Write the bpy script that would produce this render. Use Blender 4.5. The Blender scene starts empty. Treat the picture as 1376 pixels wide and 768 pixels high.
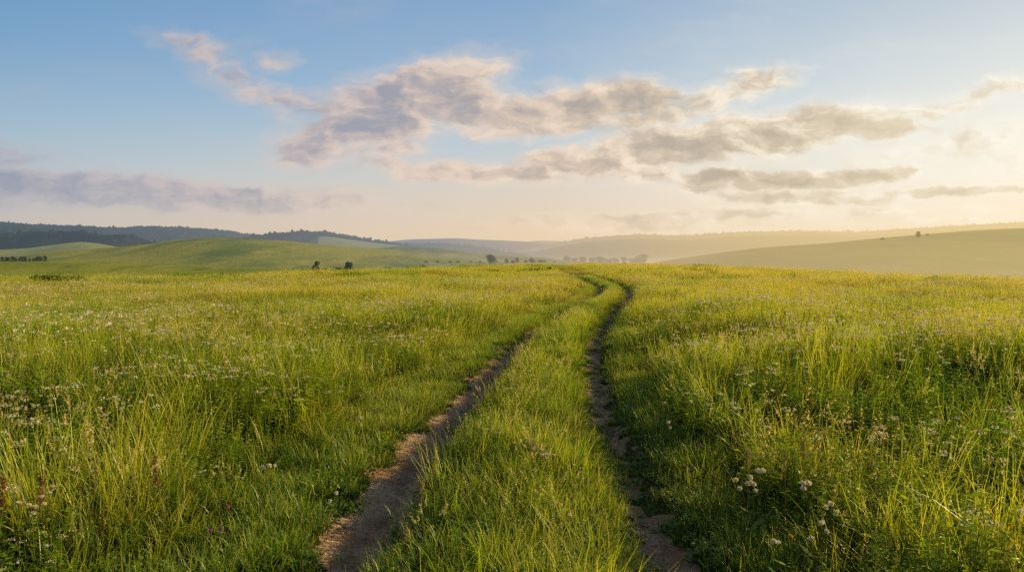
import bpy, math, random
import numpy as np
from mathutils import Vector
from mathutils.bvhtree import BVHTree

random.seed(7)
R = np.random.default_rng(11)
scene = bpy.context.scene
COL = scene.collection
RAD = math.radians

# ------------------------------------------------------------------ camera numbers
W0, H0, F, YH, EYE = 1376.0, 768.0, 994.0, 346.0, 1.65
SUN_AZ, SUN_EL = 54.0, 15.0

def lin(c):
    return tuple(((v / 255.0) / 12.92) if v / 255.0 <= .04045 else (((v / 255.0) + .055) / 1.055) ** 2.4 for v in c)

# ------------------------------------------------------------------ numpy noise
_perm = np.random.default_rng(3).permutation(256)
_ang = np.random.default_rng(4).random(256) * 2 * np.pi
_gx, _gy = np.cos(_ang), np.sin(_ang)
def perlin(x, y):
    x = np.asarray(x, float); y = np.asarray(y, float)
    xi = np.floor(x).astype(int); yi = np.floor(y).astype(int)
    xf = x - xi; yf = y - yi
    u = xf ** 3 * (xf * (xf * 6 - 15) + 10); v = yf ** 3 * (yf * (yf * 6 - 15) + 10)
    def g(ix, iy, dx, dy):
        h = _perm[(_perm[ix & 255] + iy) & 255]
        return _gx[h] * dx + _gy[h] * dy
    a = g(xi, yi, xf, yf); b = g(xi + 1, yi, xf - 1, yf)
    c = g(xi, yi + 1, xf, yf - 1); d = g(xi + 1, yi + 1, xf - 1, yf - 1)
    return ((a + u * (b - a)) + v * ((c + u * (d - c)) - (a + u * (b - a)))) * 1.4
def fbm(x, y, o=4):
    s = 0; a = 1; t = 0
    for k in range(o):
        s = s + a * perlin(np.asarray(x) * 2 ** k + 17.3 * k, np.asarray(y) * 2 ** k - 9.1 * k); t += a; a *= .5
    return s / t
def sst(a, b, x):
    t = np.clip((np.asarray(x, float) - a) / (b - a), 0, 1)
    return t * t * (3 - 2 * t)

# ------------------------------------------------------------------ object helpers
def mesh_obj(name, verts, faces, mat, parent=None, smooth=False, link=True, attrs=None, fattr=None):
    me = bpy.data.meshes.new(name)
    verts = np.asarray(verts, dtype=np.float32)
    if isinstance(faces, np.ndarray):
        nf, k = faces.shape
        me.vertices.add(len(verts)); me.vertices.foreach_set('co', verts.ravel())
        me.loops.add(nf * k); me.loops.foreach_set('vertex_index', faces.astype(np.int32).ravel())
        me.polygons.add(nf); me.polygons.foreach_set('loop_start', np.arange(0, nf * k, k, dtype=np.int32))
        me.update(calc_edges=True)
    else:
        me.from_pydata([tuple(v) for v in verts], [], [tuple(f) for f in faces]); me.update()
    for n, arr in (attrs or {}).items():
        a = me.attributes.new(n, 'FLOAT', 'POINT'); a.data.foreach_set('value', np.asarray(arr, np.float32))
    if smooth:
        me.polygons.foreach_set('use_smooth', np.ones(len(me.polygons), bool))
    if mat is not None:
        me.materials.append(mat)
    o = bpy.data.objects.new(name, me)
    if link: COL.objects.link(o)
    if parent is not None: o.parent = parent
    return o
def tag(o, label=None, cat=None, group=None, kind=None):
    if label: o['label'] = label
    if cat: o['category'] = cat
    if group: o['group'] = group
    if kind: o['kind'] = kind
    return o
def empty(name, loc, rz=0):
    o = bpy.data.objects.new(name, None); COL.objects.link(o)
    o.location = loc; o.rotation_euler = (0, 0, rz); o.empty_display_size = .1
    return o
def dup(root, loc, rz, s, label=None, group=None):
    r = root.copy(); COL.objects.link(r); r.location = loc; r.rotation_euler = (0, 0, rz); r.scale = s if hasattr(s, '__len__') else (s, s, s)
    if label: r['label'] = label
    if group: r['group'] = group
    for ch in list(root.children):
        c = ch.copy(); COL.objects.link(c); c.parent = r
        for g in list(ch.children):
            d = g.copy(); COL.objects.link(d); d.parent = c
    return r

# ------------------------------------------------------------------ node helper
class NT:
    def __init__(s, tree): s.t = tree; s.n = tree.nodes; s.l = tree.links
    def new(s, typ, **kw):
        n = s.n.new(typ)
        for k, v in kw.items(): setattr(n, k, v)
        return n
    def put(s, sock, v):
        if isinstance(v, bpy.types.NodeSocket): s.l.new(v, sock)
        else: sock.default_value = v
    def m(s, op, a, b=0.0, c=None, clamp=False):
        n = s.new('ShaderNodeMath', operation=op, use_clamp=clamp); s.put(n.inputs[0], a); s.put(n.inputs[1], b)
        if c is not None: s.put(n.inputs[2], c)
        return n.outputs[0]
    def v(s, op, a, b=None, out=0):
        n = s.new('ShaderNodeVectorMath', operation=op); s.put(n.inputs[0], a)
        if b is not None:
            if op == 'SCALE': s.put(n.inputs['Scale'], b)
            else: s.put(n.inputs[1], b)
        return n.outputs[out]
    def mr(s, x, a, b, c=0.0, d=1.0, smooth=True):
        n = s.new('ShaderNodeMapRange', interpolation_type='SMOOTHSTEP' if smooth else 'LINEAR')
        s.put(n.inputs[0], x); s.put(n.inputs[1], a); s.put(n.inputs[2], b); s.put(n.inputs[3], c); s.put(n.inputs[4], d)
        return n.outputs[0]
    def mix(s, f, a, b, blend='MIX'):
        n = s.new('ShaderNodeMix', data_type='RGBA', blend_type=blend)
        s.put(n.inputs[0], f)
        for k, v in ((6, a), (7, b)):
            if isinstance(v, tuple) and len(v) == 3: v = v + (1,)
            s.put(n.inputs[k], v)
        return n.outputs[2]
    def noise(s, vec, scale, detail=4, rough=.55, out='Fac', dim='3D', dist=0.0):
        n = s.new('ShaderNodeTexNoise', noise_dimensions=dim)
        s.put(n.inputs['Vector'], vec); s.put(n.inputs['Scale'], scale); n.inputs['Detail'].default_value = detail
        n.inputs['Roughness'].default_value = rough; n.inputs['Distortion'].default_value = dist
        return n.outputs[out]
    def xyz(s, v):
        n = s.new('ShaderNodeSeparateXYZ'); s.put(n.inputs[0], v); return n.outputs
    def comb(s, x, y, z=0.0):
        n = s.new('ShaderNodeCombineXYZ'); s.put(n.inputs[0], x); s.put(n.inputs[1], y); s.put(n.inputs[2], z); return n.outputs[0]
    def ramp(s, f, stops):
        n = s.new('ShaderNodeValToRGB'); e = n.color_ramp.elements
        while len(e) < len(stops): e.new(.5)
        for el, (p, c) in zip(e, stops): el.position = p; el.color = tuple(c) + (1,)
        s.put(n.inputs[0], f); return n.outputs[0]

# ------------------------------------------------------------------ world: sky
SKY_L = [(0.0, (206, 190, 178)), (2.6, (200, 192, 186)), (6, (182, 198, 206)), (9, (160, 188, 209)), (13.5, (128, 169, 205)), (19, (104, 152, 198)), (24, (86, 136, 188))]
SKY_M = [(0.0, (236, 208, 172)), (2.0, (237, 213, 182)), (5, (226, 213, 197)), (8.5, (198, 209, 214)), (12, (172, 196, 216)), (19, (140, 173, 207)), (24, (120, 158, 200))]
SKY_R = [(0.0, (249, 224, 180)), (2.5, (254, 237, 206)), (5.5, (255, 247, 228)), (9, (249, 245, 232)), (12.5, (228, 232, 228)), (17, (200, 211, 218)), (24, (160, 186, 210))]
world = bpy.data.worlds.new('World'); scene.world = world; world.use_nodes = True
t = NT(world.node_tree); t.n.clear()
def build_world():
    tc = t.new('ShaderNodeTexCoord').outputs['Generated']
    X, Y, Z = t.xyz(tc)
    hyp = t.m('SQRT', t.m('ADD', t.m('MULTIPLY', X, X), t.m('MULTIPLY', Y, Y)))
    el = t.m('DEGREES', t.m('ARCTAN2', Z, hyp))
    # cos of azimuth distance to sun
    sx, sy = math.sin(RAD(SUN_AZ)), math.cos(RAD(SUN_AZ))
    c = t.m('DIVIDE', t.m('ADD', t.m('MULTIPLY', X, sx), t.m('MULTIPLY', Y, sy)), t.m('MAXIMUM', hyp, .001))
    f = t.m('DIVIDE', el, 24.0, clamp=True)
    rl, rm, rr = [t.ramp(f, [(p / 24.0, lin(q)) for p, q in s]) for s in (SKY_L, SKY_M, SKY_R)]
    col = t.mix(t.mr(c, .02, .62, smooth=False), rl, rm)
    col = t.mix(t.mr(c, .62, .985, smooth=False), col, rr)
    zen = t.mr(el, 22, 48)
    col = t.mix(zen, col, lin((54, 70, 98)))
    back = t.mr(c, .1, -.9)
    col = t.mix(t.m('MULTIPLY', back, .8), col, lin((76, 80, 90)))  # unseen sky overhead and behind dimmed to cut fill and deepen shade
    plain_col = col
    # ---- clouds, laid out by direction (tangent plane facing north), units of 100
    ys = t.m('MAXIMUM', Y, .08)
    u = t.m('ADD', t.m('MULTIPLY', t.m('DIVIDE', X, ys), F / 100), 6.88)
    v = t.m('ADD', t.m('MULTIPLY', t.m('DIVIDE', Z, ys), -F / 100), YH / 100)
    P = t.comb(u, v, 0.0)
    n0 = t.noise(P, .9, 3, .5, 'Color')
    w0 = t.v('MULTIPLY', t.v('SUBTRACT', n0, (.5, .5, .5)), (.75, .36, 0))
    n1 = t.noise(t.v('MULTIPLY', P, (1, 1.6, 1)), 3.2, 4, .6, 'Color')
    w1 = t.v('MULTIPLY', t.v('SUBTRACT', n1, (.5, .5, .5)), (.42, .18, 0))
    PW = t.v('ADD', P, t.v('ADD', w0, w1))
    ELL = [ # cx, cy, rx, ry, rot(deg, + = falls to the right), amp
        (548, 128, 128, 40, -16, 1.15), (612, 104, 70, 24, -12, .95), (500, 168, 118, 38, -12, 1.1), (440, 196, 72, 28, -3, .9),
        (405, 215, 45, 11, 0, .8), (470, 140, 90, 26, -4, .75), (640, 90, 46, 10, -14, .5), (525, 205, 60, 16, -8, .62),
        (262, 70, 55, 17, 22, .62), (305, 100, 44, 20, 30, .62), (355, 122, 82, 16, 14, .66), (372, 84, 26, 11, 0, .42), (420, 140, 60, 14, 10, .6),
        (640, 150, 66, 30, 0, .9), (700, 158, 86, 30, -3, 1.0), (765, 150, 80, 30, -8, 1.0), (838, 135, 82, 27, -4, 1.0), (880, 160, 90, 22, -10, .85),
        (962, 136, 66, 17, -12, .72), (1012, 112, 62, 18, -14, .7), (1045, 105, 30, 10, 0, .6), (940, 150, 60, 12, -8, .6),
        (775, 214, 86, 20, -8, 1.05), (860, 200, 118, 30, -12, 1.15), (950, 192, 120, 30, -9, 1.15), (1040, 180, 118, 29, -9, 1.15), (1120, 166, 98, 26, -4, 1.15), (1185, 172, 66, 16, 4, .95),
        (855, 226, 66, 18, 6, .85), (640, 237, 140, 15, 2, 1.0), (565, 230, 76, 11, 4, .8), (720, 232, 60, 13, -6, .85),
        (1020, 243, 128, 15, 1, 1.15), (1155, 236, 88, 12, -4, 1.1), (1085, 266, 140, 12, 0, 1.0), (1255, 261, 130, 9, -3, 1.05), (965, 252, 70, 9, 0, .8),
        (920, 293, 230, 12, -2, .78), (850, 306, 180, 9, 1, .62), (1180, 285, 180, 9, 0, .5), (1240, 300, 160, 6, 0, .45),
        (110, 256, 190, 24, 4, 1.15), (270, 262, 215, 19, 3, 1.15), (60, 240, 120, 12, 3, .9), (60, 270, 150, 12, 0, .7), (400, 270, 80, 6, 0, .35), (520, 280, 60, 5, 0, .3),
        (1250, 150, 110, 15, -14, .62), (1310, 130, 80, 13, -20, .6), (1362, 113, 40, 14, -10, .72), (1330, 190, 100, 18, -8, .5), (1225, 205, 70, 12, -5, .45),
        (1500, 200, 150, 20, -8, .7), (1640, 150, 120, 26, -5, .7), (-120, 200, 180, 22, 5, .8), (-300, 120, 160, 30, 10, .7), (560, -120, 220, 40, -12, .7), (1150, -160, 260, 40, -8, .7),
    ]
    M = None
    for cx, cy, rx, ry, rot, amp in ELL:
        mp = t.new('ShaderNodeMapping', vector_type='TEXTURE')
        t.l.new(PW, mp.inputs['Vector'])
        mp.inputs['Location'].default_value = (cx / 100, cy / 100, 0)
        mp.inputs['Rotation'].default_value = (0, 0, RAD(rot))
        mp.inputs['Scale'].default_value = (rx / 100, ry / 100, 1)
        d = t.v('DOT_PRODUCT', mp.outputs[0], mp.outputs[0], out=1)
        b = t.m('MULTIPLY_ADD', d, -amp * .62, amp)
        M = b if M is None else t.m('SMOOTH_MAX', M, b, .12)
    M = t.m('MAXIMUM', M, -0.6)
    PS = t.v('MULTIPLY', PW, (1, 1.9, 1))
    na = t.noise(PS, 1.8, 9, .62)
    nb = t.noise(t.v('ADD', PS, (.13, -.13, 0)), 1.8, 5, .56)
    nd = t.m('SUBTRACT', na, .5)
    wisp = t.noise(t.v('MULTIPLY', PW, (.8, 3.6, 1)), 2.6, 4, .6)
    D = t.m('ADD', t.m('ADD', t.m('ADD', M, .10), t.m('MULTIPLY', nd, 1.4)), t.m('MULTIPLY', t.m('SUBTRACT', wisp, .5), .7))
    alpha = t.m('MAXIMUM', t.mr(D, .10, .90), t.m('MULTIPLY', t.mr(D, -.30, .45), .30))
    thick = t.mr(D, .30, 1.95, smooth=False)
    lf = t.noise(t.v('ADD', PW, (7.3, 2.1, 0)), 1.25, 3, .5)
    relief = t.m('MULTIPLY', t.m('SUBTRACT', na, nb), 2.6)
    # colours by azimuth
    fr = t.mr(u, 1.0, 12.0, smooth=False)
    bright = t.ramp(fr, [(0, lin((192, 184, 190))), (.35, lin((230, 208, 194))), (.6, lin((248, 226, 202))), (.85, lin((255, 243, 220))), (1, lin((255, 249, 232)))])
    dark = t.ramp(fr, [(0, lin((152, 158, 176))), (.35, lin((156, 158, 172))), (.6, lin((180, 168, 160))), (.85, lin((190, 175, 150))), (1, lin((212, 197, 168)))])
    sh = t.m('SUBTRACT', t.m('ADD', t.m('MULTIPLY', thick, 1.35), t.m('MULTIPLY', t.m('SUBTRACT', lf, .5), 1.7)), relief)
    low = t.mr(v, 2.3, 3.1)
    midc = t.ramp(fr, [(0, lin((176, 174, 184))), (.35, lin((204, 188, 182))), (.6, lin((222, 200, 178))), (.85, lin((222, 205, 178))), (1, lin((236, 220, 192)))])
    ccol = t.mix(t.mr(sh, 0, .55, smooth=False), bright, midc)
    ccol = t.mix(t.mr(sh, .34, 1.22), ccol, dark)
    ccol = t.mix(t.m('MULTIPLY', low, .42), ccol, col)
    front = t.m('MULTIPLY', t.mr(Y, .13, .35), t.mr(el, 38, 28))
    alpha = t.m('MULTIPLY', t.m('MULTIPLY', alpha, front), t.mr(el, -.5, 1.5))
    # thin high veil
    veil = t.m('MULTIPLY', t.mr(t.noise(t.v('MULTIPLY', P, (.35, 1.2, 1)), 1.0, 5, .6), .45, .8), .22)
    col = t.mix(t.m('MULTIPLY', veil, front), col, bright)
    col = t.mix(t.m('MULTIPLY', alpha, .93), col, ccol)
    sky = t.new('ShaderNodeTexSky', sky_type='NISHITA', sun_disc=False)
    sky.sun_elevation = RAD(SUN_EL); sky.sun_rotation = RAD(SUN_AZ); sky.air_density = 1.0; sky.dust_density = 2.0
    skyc = t.v('SCALE', sky.outputs[0], .05)
    final = t.mix(.04, col, skyc)
    bg = t.new('ShaderNodeBackground'); bg.inputs['Strength'].default_value = 1.0
    t.l.new(final, bg.inputs['Color'])
    bg2 = t.new('ShaderNodeBackground'); bg2.inputs['Strength'].default_value = 1.0
    t.l.new(plain_col, bg2.inputs['Color'])
    mx = t.new('ShaderNodeMixShader')       # the clouds stand only in the northern sky; elsewhere it is clear
    t.put(mx.inputs[0], t.m('MULTIPLY', t.m('GREATER_THAN', Y, .12), t.m('LESS_THAN', el, 40.0)))
    t.l.new(bg2.outputs[0], mx.inputs[1]); t.l.new(bg.outputs[0], mx.inputs[2])
    out = t.new('ShaderNodeOutputWorld'); t.l.new(mx.outputs[0], out.inputs['Surface'])
build_world()

# ------------------------------------------------------------------ sun + camera
sd = bpy.data.lights.new('sun', 'SUN'); sd.energy = 5.0; sd.angle = RAD(.6); sd.color = (1.0, .75, .36)
so = bpy.data.objects.new('sun', sd); COL.objects.link(so)
dv = Vector((math.sin(RAD(SUN_AZ)) * math.cos(RAD(SUN_EL)), math.cos(RAD(SUN_AZ)) * math.cos(RAD(SUN_EL)), math.sin(RAD(SUN_EL))))
so.rotation_euler = dv.to_track_quat('Z', 'Y').to_euler(); so.location = dv * 50
cd = bpy.data.cameras.new('camera'); cam = bpy.data.objects.new('camera', cd); COL.objects.link(cam)
cam.location = (0, 0, EYE); cam.rotation_euler = (RAD(90), 0, 0)
cd.sensor_width = 36; cd.lens = 36 * F / W0; cd.shift_y = -(H0 / 2 - YH) / W0; cd.clip_start = .05; cd.clip_end = 60000
scene.camera = cam
scene.view_settings.view_transform = 'Standard'
try: scene.view_settings.look = 'None'
except Exception: pass
scene.view_settings.exposure = 0
cy = scene.cycles
cy.max_bounces = 6; cy.diffuse_bounces = 5; cy.glossy_bounces = 1; cy.transmission_bounces = 5; cy.transparent_max_bounces = 4
cy.use_adaptive_sampling = False; cy.use_denoising = False
world.cycles.sampling_method = 'MANUAL'; world.cycles.sample_map_resolution = 256
cy.caustics_reflective = False; cy.caustics_refractive = False

# ------------------------------------------------------------------ haze painted into far surfaces as emission, by world distance
def paint_haze(s, shader, dens=1.0, mist=0.0):
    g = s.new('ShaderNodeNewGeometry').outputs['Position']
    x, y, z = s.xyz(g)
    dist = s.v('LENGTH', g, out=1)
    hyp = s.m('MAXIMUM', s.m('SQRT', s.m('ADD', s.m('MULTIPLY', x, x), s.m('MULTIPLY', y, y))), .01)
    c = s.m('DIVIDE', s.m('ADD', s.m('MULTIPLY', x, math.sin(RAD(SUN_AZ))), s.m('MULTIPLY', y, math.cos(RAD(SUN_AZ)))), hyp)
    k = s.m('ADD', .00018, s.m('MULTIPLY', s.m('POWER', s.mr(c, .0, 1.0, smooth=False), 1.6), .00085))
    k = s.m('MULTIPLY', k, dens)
    # low mist painted onto the low-lying surfaces
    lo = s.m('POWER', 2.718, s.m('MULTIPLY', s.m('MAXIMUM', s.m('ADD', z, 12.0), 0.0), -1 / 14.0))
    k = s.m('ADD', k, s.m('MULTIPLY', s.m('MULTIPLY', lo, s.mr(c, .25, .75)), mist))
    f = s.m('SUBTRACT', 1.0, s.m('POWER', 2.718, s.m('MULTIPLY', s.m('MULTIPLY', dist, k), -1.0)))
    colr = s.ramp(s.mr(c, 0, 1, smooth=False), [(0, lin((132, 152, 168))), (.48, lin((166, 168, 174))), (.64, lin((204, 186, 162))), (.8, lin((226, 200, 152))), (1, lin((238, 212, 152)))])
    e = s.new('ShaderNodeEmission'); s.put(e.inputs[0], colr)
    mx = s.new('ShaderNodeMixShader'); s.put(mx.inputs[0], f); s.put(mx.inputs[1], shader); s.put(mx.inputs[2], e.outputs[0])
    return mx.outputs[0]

def new_mat(name):
    m = bpy.data.materials.new(name); m.use_nodes = True
    s = NT(m.node_tree); s.n.clear()
    o = s.new('ShaderNodeOutputMaterial')
    return m, s, o.inputs['Surface']
def bsdf(s, col, rough=.9, normal=None, spec=.1):
    b = s.new('ShaderNodeBsdfPrincipled'); s.put(b.inputs['Base Color'], col if not isinstance(col, tuple) else tuple(col) + (1,))
    s.put(b.inputs['Roughness'], rough); b.inputs['Specular IOR Level'].default_value = spec
    if normal is not None: s.put(b.inputs['Normal'], normal)
    return b.outputs[0]

# blades and leaves: diffuse + translucent, colour by position along blade, per blade value and per clump dryness
def leaf_mat(name, base, tip, dryc, trans=.5, haze=False, gloss=.06, pale=None):
    m, s, out = new_mat(name)
    at = s.new('ShaderNodeAttribute', attribute_name='t').outputs['Fac']
    rn = s.new('ShaderNodeAttribute', attribute_name='rnd').outputs['Fac']
    dr = s.new('ShaderNodeAttribute', attribute_name='dry', attribute_type='INSTANCER').outputs['Fac']
    hu = s.new('ShaderNodeAttribute', attribute_name='hue', attribute_type='INSTANCER').outputs['Fac']
    col = s.mix(s.mr(at, .22, 1.0, smooth=False), base, tip)  # shade of the grass gaps painted into blade bases, sunlit look into tips
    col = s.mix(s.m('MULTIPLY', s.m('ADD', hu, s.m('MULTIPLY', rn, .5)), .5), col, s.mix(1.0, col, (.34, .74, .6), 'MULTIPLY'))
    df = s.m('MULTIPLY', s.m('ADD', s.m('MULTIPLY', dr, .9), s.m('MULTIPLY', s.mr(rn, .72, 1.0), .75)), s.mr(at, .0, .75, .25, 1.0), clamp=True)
    col = s.mix(df, col, dryc)
    d = s.new('ShaderNodeBsdfDiffuse'); s.put(d.inputs[0], col)
    tr = s.new('ShaderNodeBsdfTranslucent'); s.put(tr.inputs[0], s.mix(1.0, col, (1.25, 1.15, .55), 'MULTIPLY'))
    mx = s.new('ShaderNodeMixShader'); mx.inputs[0].default_value = trans; s.put(mx.inputs[1], d.outputs[0]); s.put(mx.inputs[2], tr.outputs[0])
    gl = s.new('ShaderNodeBsdfGlossy'); gl.inputs['Roughness'].default_value = .45; gl.inputs[0].default_value = (.8, .85, .7, 1)
    m2 = s.new('ShaderNodeMixShader'); m2.inputs[0].default_value = gloss; s.put(m2.inputs[1], mx.outputs[0]); s.put(m2.inputs[2], gl.outputs[0])
    sh = m2.outputs[0]
    if haze: sh = paint_haze(s, sh)
    s.l.new(sh, out)
    return m
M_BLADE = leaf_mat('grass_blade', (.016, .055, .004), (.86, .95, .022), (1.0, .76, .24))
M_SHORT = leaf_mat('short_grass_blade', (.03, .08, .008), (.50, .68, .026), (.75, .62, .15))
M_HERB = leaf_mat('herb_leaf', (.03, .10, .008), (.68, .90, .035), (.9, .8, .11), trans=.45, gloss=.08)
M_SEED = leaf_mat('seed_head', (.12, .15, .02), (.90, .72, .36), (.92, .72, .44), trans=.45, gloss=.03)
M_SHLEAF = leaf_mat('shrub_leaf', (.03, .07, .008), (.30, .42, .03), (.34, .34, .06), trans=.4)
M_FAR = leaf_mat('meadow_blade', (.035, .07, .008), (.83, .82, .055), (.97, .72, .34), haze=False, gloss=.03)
def plain(name, col, col2=None, trans=.3, haze=False, scale=20):
    m, s, out = new_mat(name)
    if col2 is not None:
        g = s.new('ShaderNodeNewGeometry').outputs['Position']
        c = s.mix(s.mr(s.noise(g, scale, 3), .35, .65), col, col2)
    else: c = tuple(col) + (1,)
    d = s.new('ShaderNodeBsdfDiffuse'); s.put(d.inputs[0], c)
    tr = s.new('ShaderNodeBsdfTranslucent'); s.put(tr.inputs[0], c)
    mx = s.new('ShaderNodeMixShader'); mx.inputs[0].default_value = trans; s.put(mx.inputs[1], d.outputs[0]); s.put(mx.inputs[2], tr.outputs[0])
    s.l.new(paint_haze(s, mx.outputs[0], dens=.85, mist=.0002) if haze else mx.outputs[0], out)
    return m
M_WHITE = plain('white_petal', (1.0, .95, .74), (.98, .88, .60))
M_CREAM = plain('cream_petal', (.95, .82, .48), (.85, .72, .40))
M_PINK = plain('pink_petal', (.62, .26, .42), (.5, .2, .3))
M_YELLOW = plain('yellow_petal', (.85, .55, .03), (.75, .5, .03))
M_RUST = plain('rust_seed', (.36, .14, .05), (.28, .16, .06))
M_STEM = plain('green_stem', (.12, .2, .03), (.2, .22, .05))
M_STRAW = plain('straw_stem', (.48, .36, .14), (.36, .30, .1))
M_CROWN = plain('tree_leaves', (.055, .085, .018), (.11, .14, .028), .25, True, .35)
M_BARK = plain('bark', (.10, .075, .05), (.07, .05, .035), .0, True, 3)
M_SHRUB = plain('shrub_leaves', (.12, .20, .02), (.30, .38, .04), .5, False, 3)
M_WOOD = plain('forest_leaves', (.020, .045, .012), (.13, .15, .035), .25, True, .014)

# ------------------------------------------------------------------ path geometry
PY = np.array([-8, 0, 4.0, 4.9, 5.9, 7.6, 10.6, 14.3, 20.8, 26, 30.4, 35, 39, 45, 51, 68, 96, 130, 170])
PL = np.array([-.98, -.97, -.94, -.90, -.82, -.66, -.30, .22, 1.38, 2.50, 3.42, 4.20, 4.60, 4.85, 4.95, 5.4, 6.6, 8.5, 12])
PR = np.array([.80, .82, .86, .90, .90, .97, 1.20, 1.62, 2.75, 3.86, 4.82, 5.50, 5.95, 6.30, 6.50, 6.9, 7.9, 9.8, 13.2])
_yy = np.linspace(-8, 170, 1800)
def _sm(a):
    f = np.interp(_yy, PY, a)
    k = np.hanning(41); k /= k.sum()
    p = np.pad(f, 20, mode='edge'); return np.convolve(p, k, 'valid')
_L, _Rr = _sm(PL), _sm(PR)
def rut_x(y):
    return np.interp(y, _yy, _L), np.interp(y, _yy, _Rr)
def rut_d(x, y):
    l, r = rut_x(y)
    l2, r2 = rut_x(np.asarray(y) + .5)
    cl = .5 / np.sqrt(.25 + (l2 - l) ** 2)
    wob = .10 * perlin(np.asarray(y) * .8, 3.3) + .05 * perlin(np.asarray(y) * 2.3, 8.1)
    wob2 = .10 * perlin(np.asarray(y) * .7, 13.3) + .05 * perlin(np.asarray(y) * 2.1, 18.1)
    return (x - l) * cl + wob * .5, (x - r) * cl + wob2 * .5      # signed distances

EDGE = [(-60, 44), (-35, 46), (-26, 49), (-18, 57), (-11, 70), (-5, 95), (0, 125), (3.5, 142), (9, 148), (13, 120), (17, 88), (24, 64), (30, 52), (36, 46), (60, 44)]
def edge_r(az):
    return np.interp(np.degrees(az), [e[0] for e in EDGE], [e[1] for e in EDGE])
def ground_z(x, y):
    x = np.asarray(x, float); y = np.asarray(y, float)
    r = np.hypot(x, y); az = np.arctan2(x, np.maximum(y, 1e-3))
    e = edge_r(az)
    dl, dr = rut_d(x, y)
    near_path = np.exp(-np.minimum(np.abs(dl), np.abs(dr)) ** 2 / 1.2)
    on = sst(170, 120, y)
    mid = sst(0, 1, (r - 4) / 10)
    rel = (.12 + .09 * mid) * perlin(x / 3.1 + 5, y / 3.7) + .20 * perlin(x / 11., y / 13. + 4) * mid
    rel = rel * (1 - .75 * near_path)
    rut = -.11 * np.exp(-(dl / .24) ** 2) - .09 * np.exp(-(dr / .24) ** 2)
    medi = .05 * np.exp(-(((dl + dr) / 2) / .4) ** 2) * (dl > 0) * (dr < 0)
    z = rel + (rut + medi + .02 * perlin(x * 2.2, y * 2.2)) * on
    smk = np.maximum(np.exp(-(dl / .3) ** 2), np.exp(-(dr / .3) ** 2)) * (r < 40)
    z = z + smk * (.008 * perlin(x * 5.3, y * 4.1) + .005 * perlin(x * 11, y * 9))
    z = z * sst(600, 100, r)
    tt = np.clip((r - e) / 170, 0, 1); z = z - 12.5 * (tt * tt * (3 - 2 * tt))
    z = z + .9 * fbm(x / 160, y / 220, 3) * sst(150, 500, r)
    return z
BX = lambda x: x
def soil_mask(x, y):
    dl, dr = rut_d(x, y)
    n = fbm(x * 1.7, y * 1.3, 3); n2 = fbm(x * 5, y * 4, 2)
    p2 = fbm(x * .5 + 40, y * .9, 3)
    a = sst(.32, .19, np.abs(dl) + .26 * n + .26 * n2)
    b = sst(.30, .17, np.abs(dr) + .34 * n + .34 * n2 + .10 + .26 * p2)
    return np.clip(np.maximum(a, b), 0, 1) * sst(75, 30, y)

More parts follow.
